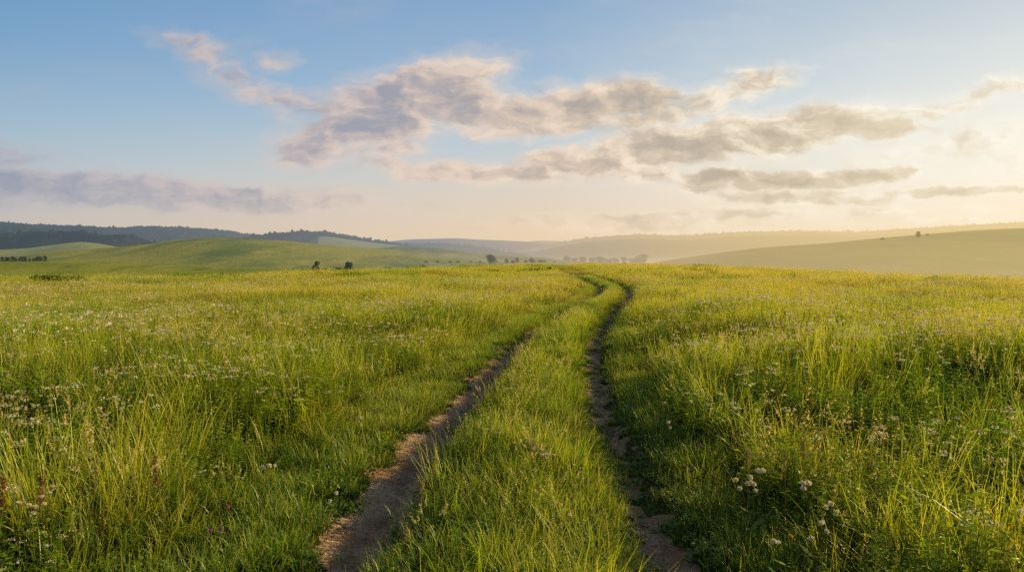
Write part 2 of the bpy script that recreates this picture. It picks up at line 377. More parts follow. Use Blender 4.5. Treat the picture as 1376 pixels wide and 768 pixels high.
def build_ground():
    m, s, out = new_mat('meadow_soil')
    g = s.new('ShaderNodeNewGeometry').outputs['Position']
    soil = s.new('ShaderNodeAttribute', attribute_name='soil').outputs['Fac']
    dist = s.v('LENGTH', g, out=1)
    n1 = s.noise(g, 2.2, 2, .6); n2 = s.noise(g, 14, 4, .65); n3 = s.noise(g, 70, 1, .6)
    dirt = s.mix(s.mr(n1, .35, .65), (.48, .26, .125), (.76, .48, .27))
    dirt = s.mix(s.m('MULTIPLY', s.mr(n2, .45, .7), .55), dirt, (.74, .56, .38))
    dirt = s.mix(s.mr(n3, .62, .72, 0, .6), dirt, (.07, .048, .03))
    litter = s.mix(s.mr(n2, .4, .62), (.030, .045, .010), (.065, .075, .018))
    k = s.mr(s.m('ADD', soil, s.m('MULTIPLY', s.m('SUBTRACT', n2, .5), .7)), .32, .62)
    c = s.mix(k, litter, dirt)
    v2 = s.v('MULTIPLY', g, (.012, .03, 0))
    far = s.mix(s.mr(s.noise(v2, 1.0, 4, .6), .38, .62), (.20, .25, .03), (.36, .36, .055))
    far = s.mix(s.m('MULTIPLY', s.mr(s.noise(g, .25, 3, .6), .5, .7), .6), far, (.08, .12, .02))
    bm = s.new('ShaderNodeBump'); bm.inputs['Strength'].default_value = .9; bm.inputs['Distance'].default_value = .035
    s.put(bm.inputs['Height'], s.m('ADD', s.m('MULTIPLY', n2, .8), s.m('ADD', s.m('MULTIPLY', n3, .25), n1)))
    farsh = paint_haze(s, bsdf(s, far, .95, None, .0), mist=.0009)
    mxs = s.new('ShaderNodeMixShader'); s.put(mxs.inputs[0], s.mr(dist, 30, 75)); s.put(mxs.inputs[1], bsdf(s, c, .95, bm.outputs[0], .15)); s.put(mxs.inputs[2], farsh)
    sh = mxs.outputs[0]
    s.l.new(sh, out)
    # polar sheet, dense in front
    azs = np.concatenate([np.linspace(-180, -62, 30, endpoint=False), np.linspace(-62, 62, 760), np.linspace(62, 180, 31)[1:]])
    azs = np.radians(azs)
    rs = np.concatenate([[.25], np.exp(np.linspace(math.log(.5), math.log(45), 520)), np.exp(np.linspace(math.log(46), math.log(30000), 260))])
    A, Rr = np.meshgrid(azs, rs)
    x = Rr * np.sin(A); y = Rr * np.cos(A)
    z = ground_z(x, y)
    nA, nR = len(azs), len(rs)
    i = np.arange(nR - 1)[:, None] * nA + np.arange(nA - 1)[None, :]
    q = np.stack([i, i + nA, i + nA + 1, i + 1], -1).reshape(-1, 4)[:, ::-1]
    V = np.stack([x, y, z], -1).reshape(-1, 3)
    V = np.vstack([V, [[0, 0, float(ground_z(0., 0.))]]]); c0 = len(V) - 1
    tri = [(c0, k, k + 1) for k in range(nA - 1)]
    soilv = np.append(soil_mask(x, y).ravel(), 0)
    q = np.ascontiguousarray(q)
    o = mesh_obj('ground', V, q, m, smooth=True, attrs={'soil': soilv})
    tag(o, 'green meadow ground with two bare earth wheel ruts, falling away to the valley floor', 'ground', kind='structure')
    return o
GROUND = build_ground()

# ------------------------------------------------------------------ hills
def smooth_prof(pts, xs, k=9):
    px = np.array([p[0] for p in pts], float); py = np.array([p[1] for p in pts], float)
    f = np.interp(xs, px, py)
    kk = np.hanning(k + 2)[1:-1]; kk /= kk.sum(); h = k // 2
    return np.convolve(np.pad(f, h, mode='edge'), kk, 'valid')
def hill_mat(name, ca, cb, cc, sc=1.0, mist=.0006, dens=1.0, wood=False):
    m, s, out = new_mat(name)
    m.cycles.use_bump_map_correction = False
    g = s.new('ShaderNodeNewGeometry').outputs['Position']
    gs = s.v('MULTIPLY', g, (1.0, .45, 1.5))
    a = s.noise(gs, .012 * sc, 6, .62); b = s.noise(gs, .06 * sc, 5, .65); c3 = s.noise(g, .5 * sc, 4, .7)
    c = s.mix(s.mr(a, .36, .62), ca, cb)
    c = s.mix(s.m('MULTIPLY', s.mr(b, .5, .72), .7), c, cc)
    c = s.mix(s.mr(c3, .35, .7, 0, .35), c, (.05, .08, .015))
    bm = s.new('ShaderNodeBump'); bm.inputs['Strength'].default_value = .8; bm.inputs['Distance'].default_value = 2.2 / sc
    s.put(bm.inputs['Height'], s.m('ADD', b, s.m('MULTIPLY', c3, .3)))
    # tilted normals stand in for standing grass and brighten the slope
    acc = None
    for k, (ax, ay) in enumerate([(.62, 0), (-.62, 0), (0, .62), (0, -.62)]):
        nn = s.v('NORMALIZE', s.v('ADD', bm.outputs[0], (ax, ay, 0)))
        d = s.new('ShaderNodeBsdfDiffuse'); s.put(d.inputs[0], c); s.put(d.inputs['Normal'], nn)
        if acc is None: acc = d.outputs[0]
        else:
            mx = s.new('ShaderNodeMixShader'); mx.inputs[0].default_value = 1 / (k + 1); s.put(mx.inputs[1], acc); s.put(mx.inputs[2], d.outputs[0]); acc = mx.outputs[0]
    d = s.new('ShaderNodeBsdfDiffuse'); s.put(d.inputs[0], c)
    s.l.new(paint_haze(s, d.outputs[0] if wood else acc, dens=dens, mist=mist), out)
    return m
HILLS = []
def hill(name, label, pts, D, Df, Db, zf, mat, amp=0.0, nscale=60.0, dx=6.0, sm=9, rows=60, power=1.0, bumps=()):
    x0, x1 = pts[0][0], pts[-1][0]
    xs = np.arange(x0, x1 + dx, dx)
    py = smooth_prof(pts, xs, sm)
    zc = EYE + (YH - py) / F * D
    ts = np.linspace(0, 1, rows); tb = np.linspace(0, 1, 14)[1:]
    ys = np.concatenate([Df + (D - Df) * ts, D + (Db - D) * tb])
    S = np.concatenate([np.sin(ts * np.pi / 2) ** 1.15 * (.55 + .45 * ts) ** power, 1 - sst(0, 1, tb)])
    Xp, Yd = np.meshgrid(xs, ys)
    zz = zf + (zc[None, :] - zf) * S[:, None]
    X = (Xp - 688) / F * Yd
    if amp:
        zz = zz + amp * fbm(X / nscale, Yd / nscale + 7, 4) * np.clip(S, 0, 1)[:, None]
    for bx, by, br, bh in bumps:
        zz = zz + bh * np.exp(-((X - bx) ** 2 + (Yd - by) ** 2) / br ** 2)
    nX = len(xs); nY = len(ys)
    i = np.arange(nY - 1)[:, None] * nX + np.arange(nX - 1)[None, :]
    q = np.ascontiguousarray(np.stack([i, i + 1, i + nX + 1, i + nX], -1).reshape(-1, 4))
    V = np.stack([X, Yd, zz], -1).reshape(-1, 3)
    o = mesh_obj(name, V, q, mat, smooth=True)
    tag(o, label, 'hill', kind='structure')
    HILLS.append(o)
    return o, V.reshape(nY, nX, 3)

G1 = hill_mat('hill_grass', (.17, .27, .045), (.52, .50, .085), (.72, .60, .12))
G2 = hill_mat('field_grass', (.26, .34, .045), (.48, .48, .07), (.11, .18, .03), 2.5)
G5 = hill_mat('slope_grass', (.26, .30, .045), (.42, .40, .06), (.52, .46, .08), .8, mist=.0026, dens=1.0)
GP = hill_mat('pale_field', (.36, .42, .08), (.46, .48, .11), (.28, .34, .07), .5)
GW = hill_mat('forest_floor', (.030, .055, .018), (.045, .075, .022), (.05, .08, .02), .3, mist=.0)
GD = hill_mat('distant_land', (.07, .10, .06), (.12, .14, .07), (.06, .08, .05), .1, mist=.0002, dens=.42)
GR = hill_mat('hazy_ridge_land', (.06, .09, .03), (.11, .12, .04), (.05, .07, .03), .2, mist=.0005, dens=.62)

hill('hills', 'smooth green field rising between the meadow and the broad hill on the left',
     [(-500, 352), (-200, 350), (0, 350.5), (100, 352), (230, 354), (330, 357.5), (400, 361), (470, 364), (560, 371), (640, 380)],
     190, 70, 300, -8, G2, .8, 30, 5, 9)
h1, _ = hill('hills', 'broad rounded grassy hill on the left, lit along its right flank',
     [(-300, 362), (-60, 352), (20, 345), (60, 340), (110, 336), (160, 331.5), (200, 327), (244, 321.5), (285, 318.5), (330, 319.5), (370, 322.5), (430, 327.5), (480, 331), (520, 335), (560, 341), (600, 346), (650, 352), (720, 362), (780, 372)],
     520, 230, 760, -12, G1, 2.0, 85, 4, 11, 90)
hill('hills', 'low grassy rise behind the broad hill, falling to the valley',
     [(330, 350), (420, 338), (480, 334), (510, 332.5), (541, 330.5), (597, 334.5), (649, 340), (700, 344), (743, 347.5), (790, 352), (830, 358), (900, 372)],
     900, 420, 1300, -13, G1, 2.0, 80, 4, 9)
hill('hills', 'long smooth grassy slope rising to the right edge, mist painted along its foot',
     [(820, 362), (870, 354), (894, 349.5), (938, 343.5), (988, 336.5), (1031, 331.5), (1111, 327), (1186, 320), (1258, 314), (1312, 309.5), (1376, 306), (1500, 300), (1700, 298), (1900, 310)],
     520, 170, 800, -11, G5, 1.2, 110, 6, 9, 80, 1.4)
hill('hills', 'pale field below the wood at the far left',
     [(-400, 338), (-100, 336), (0, 336), (40, 333), (70, 329), (90, 326), (112, 324.5), (140, 328), (160, 332), (200, 338), (260, 350), (300, 360)],
     1150, 700, 1400, -13, GP, 2.0, 100, 4, 9)
_, K_F = hill('hills', 'low dark wooded rise at the far left',
     [(-400, 330), (-100, 327), (0, 322), (40, 320), (70, 318), (120, 321), (170, 325.5), (200, 331), (240, 345), (280, 360)],
     1500, 1350, 2000, -13, GW, 3, 120, 4, 7, 30)
_, R1 = hill('hills', 'long wooded ridge across the far left',
     [(-700, 300), (-300, 294), (0, 301), (49, 304.5), (91, 306.5), (122, 307), (146, 309), (195, 308), (251, 310), (296, 314), (335, 319), (380, 324), (450, 330), (560, 345), (620, 360)],
     2600, 1700, 3400, -13, GW, 12, 260, 4, 7)
_, R2 = hill('hills', 'wooded knoll behind the broad hill',
     [(250, 345), (300, 330), (330, 322), (349, 319), (365, 316.5), (385, 314.5), (415, 313.5), (440, 315), (453, 317), (480, 322), (510, 327), (540, 332), (600, 345), (650, 360)],
     1900, 1500, 2500, -13, GW, 3, 160, 4, 5, 30)
hill('hills', 'pale grass field on the flank of the wooded knoll',
     [(405, 335), (418, 322.5), (428, 317.6), (445, 318.3), (460, 320.2), (480, 323), (505, 326.5), (530, 329), (570, 334), (640, 346), (700, 356)],
     1750, 1000, 1840, -13, GP, 0, 100, 3, 5)
_, S1 = hill('hills', 'low dark wooded strip in the middle distance',
     [(490, 345), (530, 332), (560, 330.5), (600, 331.5), (650, 336), (700, 345), (740, 356)],
     2500, 2250, 2900, -13, GW, 1, 100, 5, 5, 24)
hill('hills', 'distant blue hazy ridge in the middle',
     [(380, 345), (450, 330), (513, 324.5), (559, 321.5), (607, 320), (656, 322), (705, 324.5), (743, 328.5), (800, 334), (880, 344), (960, 352)],
     8000, 5500, 10000, -13, GD, 10, 700, 4, 7)
hill('hills', 'farthest faint ridge on the horizon',
     [(600, 340), (690, 326), (726, 323), (789, 325), (840, 328), (900, 334), (1000, 345)],
     13000, 10000, 15000, -13, GD, 8, 1200, 5, 5, 30)
_, R4 = hill('hills', 'long hazy ridge on the right with a tree line along its top',
     [(600, 356), (660, 347), (705, 340), (736, 333), (775, 325), (817, 322), (851, 319), (880, 319.5), (930, 320.7), (963, 317), (1002, 314.5), (1053, 314), (1110, 313), (1154, 315), (1183, 313), (1258, 308), (1312, 305.5), (1376, 301.5), (1500, 294), (1800, 296), (2000, 310)],
     4400, 2900, 5600, -13, GR, 14, 420, 4, 5)

# ------------------------------------------------------------------ ray hits on terrain
def bvh_of(objs):
    vs, fs, off = [], [], 0
    for o in objs:
        me = o.data; n = len(me.vertices)
        co = np.empty(n * 3, np.float32); me.vertices.foreach_get('co', co)
        vs.append(co.reshape(-1, 3))
        fi = np.empty(len(me.loops), np.int32); me.loops.foreach_get('vertex_index', fi)
        fs.append(fi.reshape(-1, 4) + off); off += n
    V = np.vstack(vs).tolist(); Fc = np.vstack(fs).tolist()
    return BVHTree.FromPolygons(V, Fc)
BV = bvh_of([GROUND] + HILLS)
def hit_px(px, py, mind=0.0):
    d = Vector(((px - 688) / F, 1, (YH - py) / F)).normalized()
    org = Vector((0, 0, EYE)) + d * (mind / d.y)
    h = BV.ray_cast(org, d, 40000)
    return h[0]
def drop(x, y, top=900):
    h = BV.ray_cast(Vector((x, y, top)), Vector((0, 0, -1)), 2000)
    return h[0]
def px_at(px, D):
    return (px - 688) / F * D, D

# ------------------------------------------------------------------ foliage sources
def rand_unit(n, rng):
    v = rng.normal(size=(n, 3)); return v / np.linalg.norm(v, axis=1, keepdims=True)
def leaf_quads(cent, size, rng, aspect=.6):
    n = len(cent)
    a = rand_unit(n, rng); b = rand_unit(n, rng); b = np.cross(a, b); b /= np.linalg.norm(b, axis=1, keepdims=True) + 1e-9
    s = size * rng.uniform(.6, 1.35, (n, 1)) if np.isscalar(size) else size[:, None]
    A = a * s; B = b * s * aspect
    V = np.stack([cent - A, cent + B * .9 - A * .1, cent + A, cent - B * .9 + A * .1], 1).reshape(-1, 3)
    Q = np.arange(n * 4).reshape(-1, 4)
    return V, Q
def tube(pts, rad, sides=6):
    pts = [Vector(p) for p in pts]; V = []; Fc = []
    for i, p in enumerate(pts):
        d = (pts[min(i + 1, len(pts) - 1)] - pts[max(i - 1, 0)]).normalized()
        a = d.orthogonal().normalized(); b = d.cross(a)
        for k in range(sides):
            an = 2 * math.pi * k / sides
            V.append(p + (a * math.cos(an) + b * math.sin(an)) * rad[i])
    for i in range(len(pts) - 1):
        for k in range(sides):
            Fc.append((i * sides + k, i * sides + (k + 1) % sides, (i + 1) * sides + (k + 1) % sides, (i + 1) * sides + k))
    return [tuple(v) for v in V], Fc
def join(parts):
    V, Fc, off = [], [], 0
    for v, f in parts:
        v = np.asarray(v, float).reshape(-1, 3); f = np.asarray(f, int)
        V.append(v); Fc.append(f + off); off += len(v)
    return np.vstack(V), np.vstack(Fc)
def crown_pts(n, rng, lobes, flat=1.0):
    # unit-height tree: crown from z .22 to 1
    out = []
    for (x, y, z, rx, rz, w) in lobes:
        k = max(4, int(n * w))
        d = rand_unit(k, rng); r = rng.uniform(.55, 1.05, (k, 1)) ** .6
        p = d * r * np.array([rx, rx, rz]) + np.array([x, y, z]); out.append(p)
    return np.vstack(out)
def make_tree_meshes(seed, n=900, leaf=.035, wide=.34, kind='round'):
    rng = np.random.default_rng(seed)
    lobes = []
    nl = 11
    for k in range(nl):
        a = rng.uniform(0, 6.28); rr = rng.uniform(.1, .8) * wide * .75
        if kind == 'round': z = rng.uniform(.2, .8); rx = rng.uniform(.16, .25) * wide / .34
        elif kind == 'low': z = rng.uniform(.2, .7); rx = rng.uniform(.16, .26) * wide / .34
        else:
            z = rng.uniform(.18, .92); rr *= (1.1 - z); rx = (.07 + .2 * (1 - z)) * wide / .34
        lobes.append((math.cos(a) * rr, math.sin(a) * rr, z, rx, rx * rng.uniform(.6, .9), 1 / nl))
    lobes.append((0, 0, .82 if kind != 'tall' else .92, .11 * wide / .34, .13, 1 / nl))
    c = crown_pts(n, rng, lobes)
    V, Q = leaf_quads(c, leaf, rng, .75)
    tv = [tube([(0, 0, -.03), (.01, 0, .15), (0, .01, .4), (.01, 0, .75)], [.028, .022, .017, .006])]
    for k in range(5):
        l = lobes[k]; tv.append(tube([(0, 0, .2 + .05 * k), (l[0] * .5, l[1] * .5, (l[2] + .3) / 2), (l[0], l[1], l[2])], [.012, .009, .004]))
    return (V, Q), join(tv)
def make_tree(name, label, cat, seed, loc, h, sx=1.0, mats=(None, None), group=None, **kw):
    (V, Q), (TV, TF) = make_tree_meshes(seed, **kw)
    root = empty(name, loc, random.uniform(0, 6.28)); root.scale = (h * sx, h * sx, h)
    tag(root, label, cat, group)
    mesh_obj('crown' if cat != 'bush' else 'leaves', V, np.asarray(Q), mats[0] or M_CROWN, root)
    mesh_obj('trunk' if cat != 'bush' else 'stems', TV, np.asarray(TF), mats[1] or M_BARK, root)
    return root

# single trees that can be told apart (pixel of the base in the photo, height px, relative width)
TREES = [
    ('valley_tree', 'tree', 'big dark round tree at the left end of the valley row behind the meadow crest', 659, 354.5, 12, 1.35, 'round', 260),
    ('valley_tree', 'tree', 'small dark tree just right of the big round valley tree', 681, 353.5, 6, 1.2, 'round', 260),
    ('valley_bush', 'bush', 'low dark bush in the valley between the two small trees', 689, 353.5, 4.5, 1.5, 'low', 260),
    ('valley_tree', 'tree', 'small dark upright tree in the middle of the valley row', 695, 353.5, 7.5, .9, 'round', 260),
    ('valley_bush', 'bush', 'wide dark bush near the right end of the valley row', 714, 353, 6.5, 1.5, 'low', 260),
    ('valley_bush', 'bush', 'faint low bush right of the valley row', 732, 352, 3, 1.6, 'low', 260),
    ('field_tree', 'tree', 'taller round tree of the left pair at the foot of the broad hill', 425, 367, 12, .95, 'round', 90),
    ('field_bush', 'bush', 'low round bush left of the tall field tree', 406, 368, 6, 1.2, 'low', 90),
    ('field_bush', 'bush', 'small bush touching the tall field tree on its left', 415, 368, 5, 1.3, 'low', 90),
    ('field_bush', 'bush', 'small bush right of the tall field tree', 436, 367, 6, .9, 'low', 90),
    ('field_tree', 'tree', 'dense round tree of the right pair below the broad hill', 467, 367.5, 12, 1.15, 'round', 90),
    ('field_bush', 'bush', 'leaning bush left of the dense round field tree', 455, 368, 7, 1.4, 'low', 90),
    ('field_bush', 'bush', 'wide low bush on the slope right of the field trees', 522, 364, 4.5, 2.0, 'low', 110),
    ('field_bush', 'bush', 'tiny bush left of the wide low slope bush', 503, 364.5, 3.5, 1.2, 'low', 110),
    ('field_bush', 'bush', 'small bush alone on the slope below the low rise', 548, 361.5, 3.5, 1.3, 'low', 140),
    ('field_bush', 'bush', 'low dark streak of bush farthest right on the slope', 569, 359.5, 3, 2.4, 'low', 140),
    ('hilltop_tree', 'tree', 'lone dark tree standing on the long right slope skyline', 1234, 318.5, 7.5, 1.05, 'round', 300),
    ('hilltop_bush', 'bush', 'tiny bush just right of the lone skyline tree', 1246, 316.5, 3, 1.2, 'low', 300),
    ('hilltop_bush', 'bush', 'small bush on the right slope skyline left of the lone tree', 1186, 322, 3, 1.8, 'low', 300),
    ('ridge_tree', 'tree', 'small dark tree on the low rise above the valley row', 715.5, 342.8, 5, .8, 'tall', 300),
    ('ridge_tree', 'tree', 'faint tree on the low rise left of the small dark one', 680, 340.5, 5, .8, 'tall', 300),
]
sd_ = 100
for nm, cat, lab, px, py, hp, wd, kd, mind in TREES:
    p = None
    for dy in np.arange(0, 14, .5):
        p = hit_px(px, py + dy, mind)
        if p is not None and (p.y > mind): break
    sd_ += 1
    D = p.y
    make_tree(nm, lab, cat, sd_, (p.x, p.y, p.z - .2), (1.5 if nm.startswith('field') else 1.15) * hp * D / F, wd, n=1500, leaf=.042, kind=kd, wide=.38 if kd != 'low' else .46)

# hedgerow at far left, grove in the mist
def row(kind_name, label, group, cat, spots, seed, mind, kd, leaf=.05, D0=None):
    protos = []
    for i, (px, py, hp, wd) in enumerate(spots):
        p = hit_px(px, py, mind) if D0 is None else drop((px - 688) / F * D0 * (1 + .0 * i), D0 + (i * 37 % 11) * 18.0)
        h = hp * p.y / F
        if i < 3:
            r = make_tree(kind_name, label, cat, seed + i, (p.x, p.y, p.z - .3), h, wd, n=520, leaf=leaf, kind=kd, group=group)
            protos.append(r)
        else:
            dup(protos[i % 3], (p.x, p.y, p.z - .3), random.uniform(0, 6.28), (h * wd, h * wd, h), label, group)
rs = random.Random(5)
row('hedgerow_tree', 'dark tree in the row at the left edge below the pale field', 'row of dark trees at the left edge', 'tree',
    [(3 + 4.6 * k + rs.uniform(-1, 1), 351.5, rs.uniform(5.5, 8.5), rs.uniform(1.0, 1.4)) for k in range(11)] + [(54, 351.5, 8.5, 1.2), (61, 351.5, 9, 1.1)], 300, 230, 'round')
row('misty_tree', 'hazy tree standing in the valley mist below the right ridge', 'misty grove in the valley', 'tree',
    [(760 + 4.3 * k + rs.uniform(-1.5, 1.5), 350.6 + rs.uniform(-.3, .8), rs.uniform(7.5, 11.5) + (4 if k in (2, 6, 25) else 0), rs.uniform(.9, 1.6)) for k in range(28)], 340, 1200, 'round', .06, D0=1400)

row('valley_hedge_bush', 'low hazy bush in the broken line across the centre horizon', 'broken line of bushes across the centre horizon', 'bush',
    [(568 + 17 * k + rs.uniform(-8, 8), 352.5, rs.choice([1.8, 2.4, 3.2, 4.6]), rs.uniform(1.3, 3.0)) for k in range(11)], 400, 300, 'low', .06)
# woods: real trees instanced over wooded ridges, one uncountable mass each
def gn_scatter(name, pts, rot, scl, idx, coll, extra=None, tilt=None):
    me = bpy.data.meshes.new(name); n = len(pts)
    me.vertices.add(n); me.vertices.foreach_set('co', np.asarray(pts, np.float32).ravel())
    a = me.attributes.new('irot', 'FLOAT_VECTOR', 'POINT')
    rv = np.zeros((n, 3), np.float32); rv[:, 2] = rot
    if tilt is not None: rv[:, 0] = tilt[:, 0]; rv[:, 1] = tilt[:, 1]
    a.data.foreach_set('vector', rv.ravel())
    sc = np.asarray(scl, np.float32)
    if sc.ndim == 1: sc = np.stack([sc] * 3, 1)
    a = me.attributes.new('iscl', 'FLOAT_VECTOR', 'POINT'); a.data.foreach_set('vector', np.ascontiguousarray(sc).ravel())
    a = me.attributes.new('iidx', 'INT', 'POINT'); a.data.foreach_set('value', np.asarray(idx, np.int32))
    for k, v in (extra or {}).items():
        a = me.attributes.new(k, 'FLOAT', 'POINT'); a.data.foreach_set('value', np.asarray(v, np.float32))
    o = bpy.data.objects.new(name, me); COL.objects.link(o)
    ng = bpy.data.node_groups.new(name, 'GeometryNodeTree')
    ng.interface.new_socket('Geometry', in_out='INPUT', socket_type='NodeSocketGeometry')
    ng.interface.new_socket('Geometry', in_out='OUTPUT', socket_type='NodeSocketGeometry')
    N = ng.nodes; L = ng.links
    gi = N.new('NodeGroupInput'); go = N.new('NodeGroupOutput')
    iop = N.new('GeometryNodeInstanceOnPoints'); ci = N.new('GeometryNodeCollectionInfo')
    ci.inputs['Collection'].default_value = coll; ci.inputs['Separate Children'].default_value = True; ci.inputs['Reset Children'].default_value = True
    def na(nm, ty):
        q = N.new('GeometryNodeInputNamedAttribute'); q.data_type = ty; q.inputs['Name'].default_value = nm; return q.outputs['Attribute']
    L.new(gi.outputs[0], iop.inputs['Points']); L.new(ci.outputs[0], iop.inputs['Instance'])
    iop.inputs['Pick Instance'].default_value = True
    L.new(na('iidx', 'INT'), iop.inputs['Instance Index'])
    e2r = N.new('FunctionNodeEulerToRotation'); L.new(na('irot', 'FLOAT_VECTOR'), e2r.inputs[0]); L.new(e2r.outputs[0], iop.inputs['Rotation'])
    L.new(na('iscl', 'FLOAT_VECTOR'), iop.inputs['Scale'])
    L.new(iop.outputs[0], go.inputs[0])
    md = o.modifiers.new('scatter', 'NODES'); md.node_group = ng
    return o
def coll_of(name, objs):
    c = bpy.data.collections.new(name)
    for i, o in enumerate(objs):
        c.objects.link(o)
    return c
wood_src = []
for k in range(4):
    (V, Q), (TV, TF) = make_tree_meshes(500 + k, n=260, leaf=.085, wide=.40, kind='round' if k % 2 == 0 else 'tall')
    o = mesh_obj('woodland_tree_%s' % 'abcd'[k], V, np.asarray(Q), M_WOOD, link=False); o['kind'] = 'stuff'; wood_src.append(o)
C_WOOD = coll_of('woodland_sources', wood_src)
def wood_on(name, label, grid, n, hmin, hmax, r0, r1, c0=0.0, c1=1.0, front=.45):
    nY, nX, _ = grid.shape
    fr = R.random(n) ** front * (r1 - r0) + r0
    iy = fr * (nY - 1.001); ix = (c0 + (c1 - c0) * R.random(n)) * (nX - 1.001)
    a = iy.astype(int); b = ix.astype(int); fy = (iy - a)[:, None]; fx = (ix - b)[:, None]
    P = (grid[a, b] * (1 - fy) + grid[a + 1, b] * fy) * (1 - fx) + (grid[a, b + 1] * (1 - fy) + grid[a + 1, b + 1] * fy) * fx
    P[:, 2] -= .8
    h = R.uniform(hmin, hmax, n) * (1 + .3 * fbm(P[:, 0] / 70, P[:, 1] / 70, 3)) * np.where(R.random(n) < .06, 1.35, 1.0); w = h * R.uniform(.8, 1.45, n)
    o = gn_scatter(name, P, R.random(n) * 6.28, np.stack([w, w, h], 1), R.integers(0, 4, n), C_WOOD)
    tag(o, label, 'woods', kind='stuff')
wood_on('ridge_woods', 'dark forest covering the long ridge on the far left', R1, 11000, 8, 13, .25, .86, 0.1)
wood_on('knoll_woods', 'dark forest on the knoll behind the broad hill', R2, 2300, 7, 10.5, .1, .75)
wood_on('left_woods', 'darker forest on the low rise below the far left ridge', K_F, 2200, 9, 16, .0, .75, .45, .95)
wood_on('strip_woods', 'thin dark strip of woods in the middle distance', S1, 700, 10, 15, .0, .7)
wood_on('hazy_woods', 'hazy forest along the top of the right ridge', R4, 7000, 12, 20, .62, .86, 0, .75)

# ------------------------------------------------------------------ grass sources
def blades(n, rad, h0, h1, w, bend, rng, segs=4, curl=.0, wbase=.7, spread=.35):
    """flat tapering blades; returns V, quads, t, rnd"""
    th = rng.random(n) * 6.28; rr = rad * np.sqrt(rng.random(n))
    bx = rr * np.cos(th); by = rr * np.sin(th)
    la = th + rng.normal(0, 1.1, n); ld = np.stack([np.cos(la), np.sin(la)], 1)
    H = rng.uniform(h0, h1, n); B = bend * rng.uniform(.15, 1.25, n) * H; S0 = spread * rng.random(n)
    wa = la + np.pi / 2 + rng.normal(0, .7, n); wd = np.stack([np.cos(wa), np.sin(wa)], 1)
    ww = w * rng.uniform(.6, 1.3, n)
    rnd = rng.random(n)
    V = []; T = []; RN = []
    ts = np.linspace(0, 1, segs + 1)
    for t_ in ts:
        lean = S0 * H * t_ * .5 + B * t_ ** 2.2
        z = H * (t_ - .28 * (B / H) * t_ ** 3 * 1.2)
        x = bx + ld[:, 0] * lean; y = by + ld[:, 1] * lean
        half = ww * .5 * (wbase + (1 - wbase) * math.sin(min(1, t_ * 2.5) * 1.57)) * max(.06, (1 - t_) ** .7)
        V.append(np.stack([x - wd[:, 0] * half, y - wd[:, 1] * half, z], 1)); V.append(np.stack([x + wd[:, 0] * half, y + wd[:, 1] * half, z], 1))
        T += [np.full(n, t_)] * 2; RN += [rnd] * 2
    V = np.stack(V, 1); k = V.shape[1]
    T = np.stack(T, 1).ravel(); RN = np.stack(RN, 1).ravel()
    base = (np.arange(n) * k)[:, None]
    Q = np.concatenate([base + np.array([2 * s, 2 * s + 1, 2 * s + 3, 2 * s + 2])[None, :] for s in range(segs)], 0)
    return V.reshape(-1, 3), Q, T, RN, (bx, by, ld, H, B, S0)
def join_attr(parts):
    V, Q, T, N, off = [], [], [], [], 0
    for v, q, t_, n_ in parts:
        V.append(v); Q.append(q + off); T.append(t_); N.append(n_); off += len(v)
    return np.vstack(V), np.vstack(Q), np.concatenate(T), np.concatenate(N)
def src(name, parts, mat, kind='stuff'):
    V, Q, T, N = join_attr(parts)
    o = mesh_obj(name, V, np.ascontiguousarray(Q), mat, link=False, attrs={'t': T, 'rnd': N}); o['kind'] = 'stuff'
    return o
def seed_stalks(n, rad, h0, h1, rng, headlen=.09, headw=.010, w=.0040, grains=22, bend=.22, gl=.0085, style='spike'):
    v, q, tt, rn, (bx, by, ld, H, B, S0) = blades(n, rad, h0, h1, w, bend, rng, segs=5, wbase=1.0, spread=.2)
    parts = [(v, q, tt * .55, rn)]
    C = []
    for i in range(n):
        for _ in range(grains):
            t_ = 1 - rng.random() * headlen / H[i]
            lean = S0[i] * H[i] * t_ * .5 + B[i] * t_ ** 2.2; z = H[i] * (t_ - .28 * (B[i] / H[i]) * t_ ** 3 * 1.2)
            sp = headw * (1 if style == 'spike' else 2.8 * (1 - t_) * H[i] / headlen + .4)
            C.append((bx[i] + ld[i, 0] * lean + rng.normal() * sp * .45, by[i] + ld[i, 1] * lean + rng.normal() * sp * .45, z))
    C = np.array(C)
    V, Q = leaf_quads(C, gl, rng, .5)
    V[:, 2] = V[:, 2]
    parts.append((V, Q, np.full(len(V), .95), np.repeat(rng.random(len(C)) * .7, 4)))
    return parts
